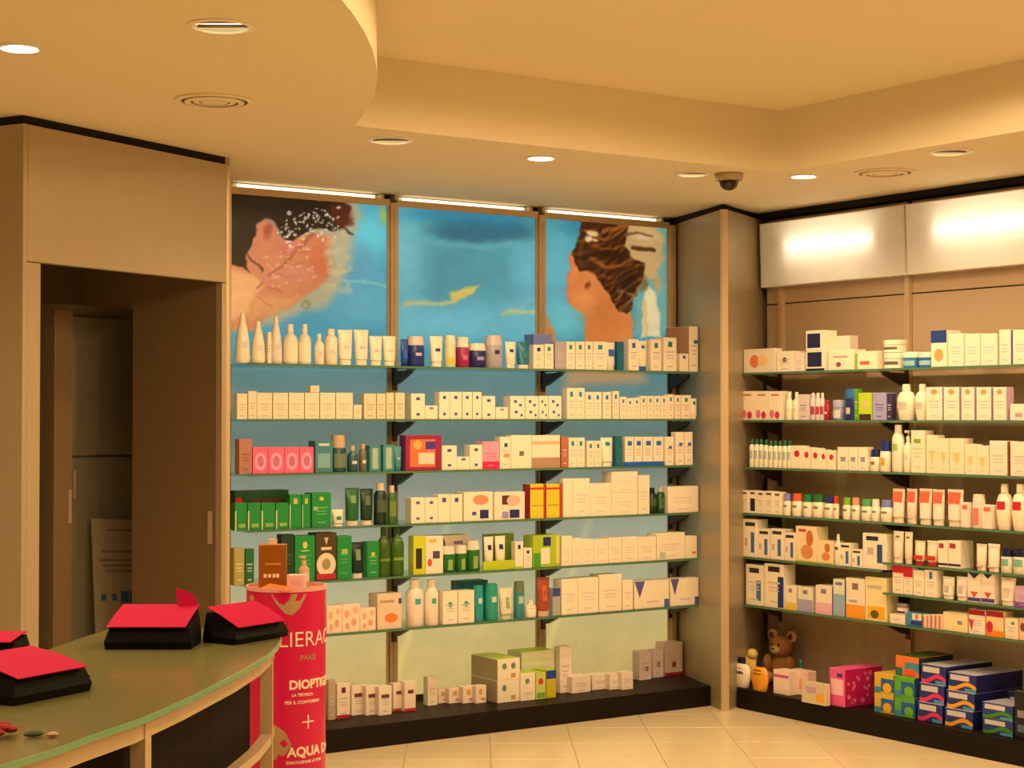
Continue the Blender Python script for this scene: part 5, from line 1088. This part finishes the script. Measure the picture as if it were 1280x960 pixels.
def wrap_text(txt, size, z, start, m, bold=0.0, name='lettering'):
    """letters laid on the curved face; start = angle (degrees) right of the line of sight where the word begins"""
    cu = bpy.data.curves.new(name, 'FONT'); cu.body = txt; cu.size = size; cu.offset = bold; cu.extrude = .0006; cu.resolution_u = 3
    o = bpy.data.objects.new(name, cu); COL.objects.link(o); dg = bpy.context.evaluated_depsgraph_get(); dg.update()
    me = bpy.data.meshes.new_from_object(o.evaluated_get(dg)); bpy.data.objects.remove(o); bpy.data.curves.remove(cu)
    bm = bmesh.new(); bm.from_mesh(me); bmesh.ops.triangulate(bm, faces=bm.faces[:]); bmesh.ops.subdivide_edges(bm, edges=[e_ for e_ in bm.edges if e_.calc_length() > .012], cuts=1); bm.to_mesh(me); bm.free()
    for v in me.vertices:
        a = a_view + math.radians(start) + v.co.x / PRAD; r = PRAD + .0006 + v.co.z
        v.co = Vector((r * math.cos(a), r * math.sin(a), z + v.co.y))
    return link(name, me, m, dp_)
wrap_text('LIERAC', .058, .905, -12, Mlet, -.0004)
wrap_text('PARIS', .020, .868, 20, Mgold, .0002)
wrap_text('DIOPTIGEL', .033, .792, 4, Mlet, .0012)
wrap_text('LA TECNICA', .011, .772, 8, Mlet, .0002)
wrap_text('PER IL CONTORNO', .012, .752, -2, Mlet, .0002)
wrap_text('+', .085, .672, 20, Mlet, -.0016)
wrap_text('AQUA D+', .035, .612, 2, Mlet, .0012)
wrap_text('IDRATAZIONE ATTIVA', .011, .592, 0, Mlet, .0002)
def wrap_poly(pts, m, name, off=.0006):
    vs = []; n = len(pts)
    for r in (PRAD + off + .0006, PRAD - .001):
        for a, z in pts:
            q = a_view + math.radians(a); vs.append((r * math.cos(q), r * math.sin(q), z))
    # fan with centre so it follows the curve
    ca = sum(p[0] for p in pts) / n; cz = sum(p[1] for p in pts) / n; q = a_view + math.radians(ca); vs.append(((PRAD + off + .0012) * math.cos(q), (PRAD + off + .0012) * math.sin(q), cz))
    MB().add(vs, [(i, (i + 1) % n, 2 * n) for i in range(n)] + [((i + 1) % n, i, n + i, n + (i + 1) % n) for i in range(n)]).obj(name, m, dp_)
wrap_poly([(-22, 1.045), (-14, 1.02), (-2, .995), (8, .99), (18, 1.005), (26, 1.03), (30, 1.045), (10, 1.047)][::-1], Mgold, 'printed_petal')
wrap_poly([(-66, 1.035), (-60, 1.015), (-54, 1.02), (-52, 1.035), (-58, 1.04)][::-1], Mgold, 'printed_petal')
wrap_poly([(-40, .60), (-20, .60), (0, .62), (8, .645), (-2, .68), (-18, .70), (-36, .705)], Mgold, 'printed_petal')
# things standing on the column
def onplate(px, z, k=0.0):
    v = ray(px, 730); dxy = Vector((v.x, v.y)).normalized(); dist = PC.length + k
    s = dist / Vector((v.x, v.y)).length
    return Vector((v.x * s, v.y * s, z))
ZP = PH + .0036
t = empty('perfume_carton', onplate(341, ZP, .02), rv + .10)
tag(t, 'copper gold carton standing on the crimson column', 'carton')
MB().cbox(-.038, .038, -.02, .02, 0, .118, .001).obj('body', mat('copper_card', 'a8641c', .35, .35), t)
mm = MB(); mm.box(-.02, .022, -.0212, -.0195, .062, .068); mm.obj('print', mat('ink', 'c88a3a', .4), t)
mm = MB()
for x in (-.02, -.008, .004, .014): mm.box(x - .004, x + .004, -.0214, -.0195, .028, .038)
mm.obj('logo_letters', Mlet, t)
MB().box(-.012, .012, -.006, .006, .118, .132).obj('top_tab', mat('cream_card', 'e8c8a0', .5), t)
t = tag(carton(.048, .03, .04, 'f2c0a8', dict(p=TX('d89a88'))), 'small pale pink box standing on the crimson column', 'carton'); t.location = onplate(371, ZP, -.045); t.rotation_euler = (0, 0, rv - .12)
t = tag(bottle(.030, .026, .085, 'c89a68', dict(s='pump', cap='d8b084', lab=['e8c8a0', .2, .5])), 'small tan pump tester bottle on the crimson column', 'bottle'); t.location = onplate(380, ZP, .005)
t = tag(MB().add([(-.05, -.03, 0), (.05, -.03, 0), (.05, .03, .004), (-.05, .03, .012), (-.05, -.03, .002), (.05, -.03, .002), (.05, .03, .006), (-.05, .03, .014)], [(3, 2, 1, 0), (4, 5, 6, 7), (0, 1, 5, 4), (1, 2, 6, 5), (2, 3, 7, 6), (3, 0, 4, 7)]).obj('leaflet', mat('leaflet_orange', 'd8702a', .4)), 'orange leaflet lying on the crimson column', 'leaflet'); t.location = onplate(348, ZP, -.07); t.rotation_euler = (0, 0, rv - .5)
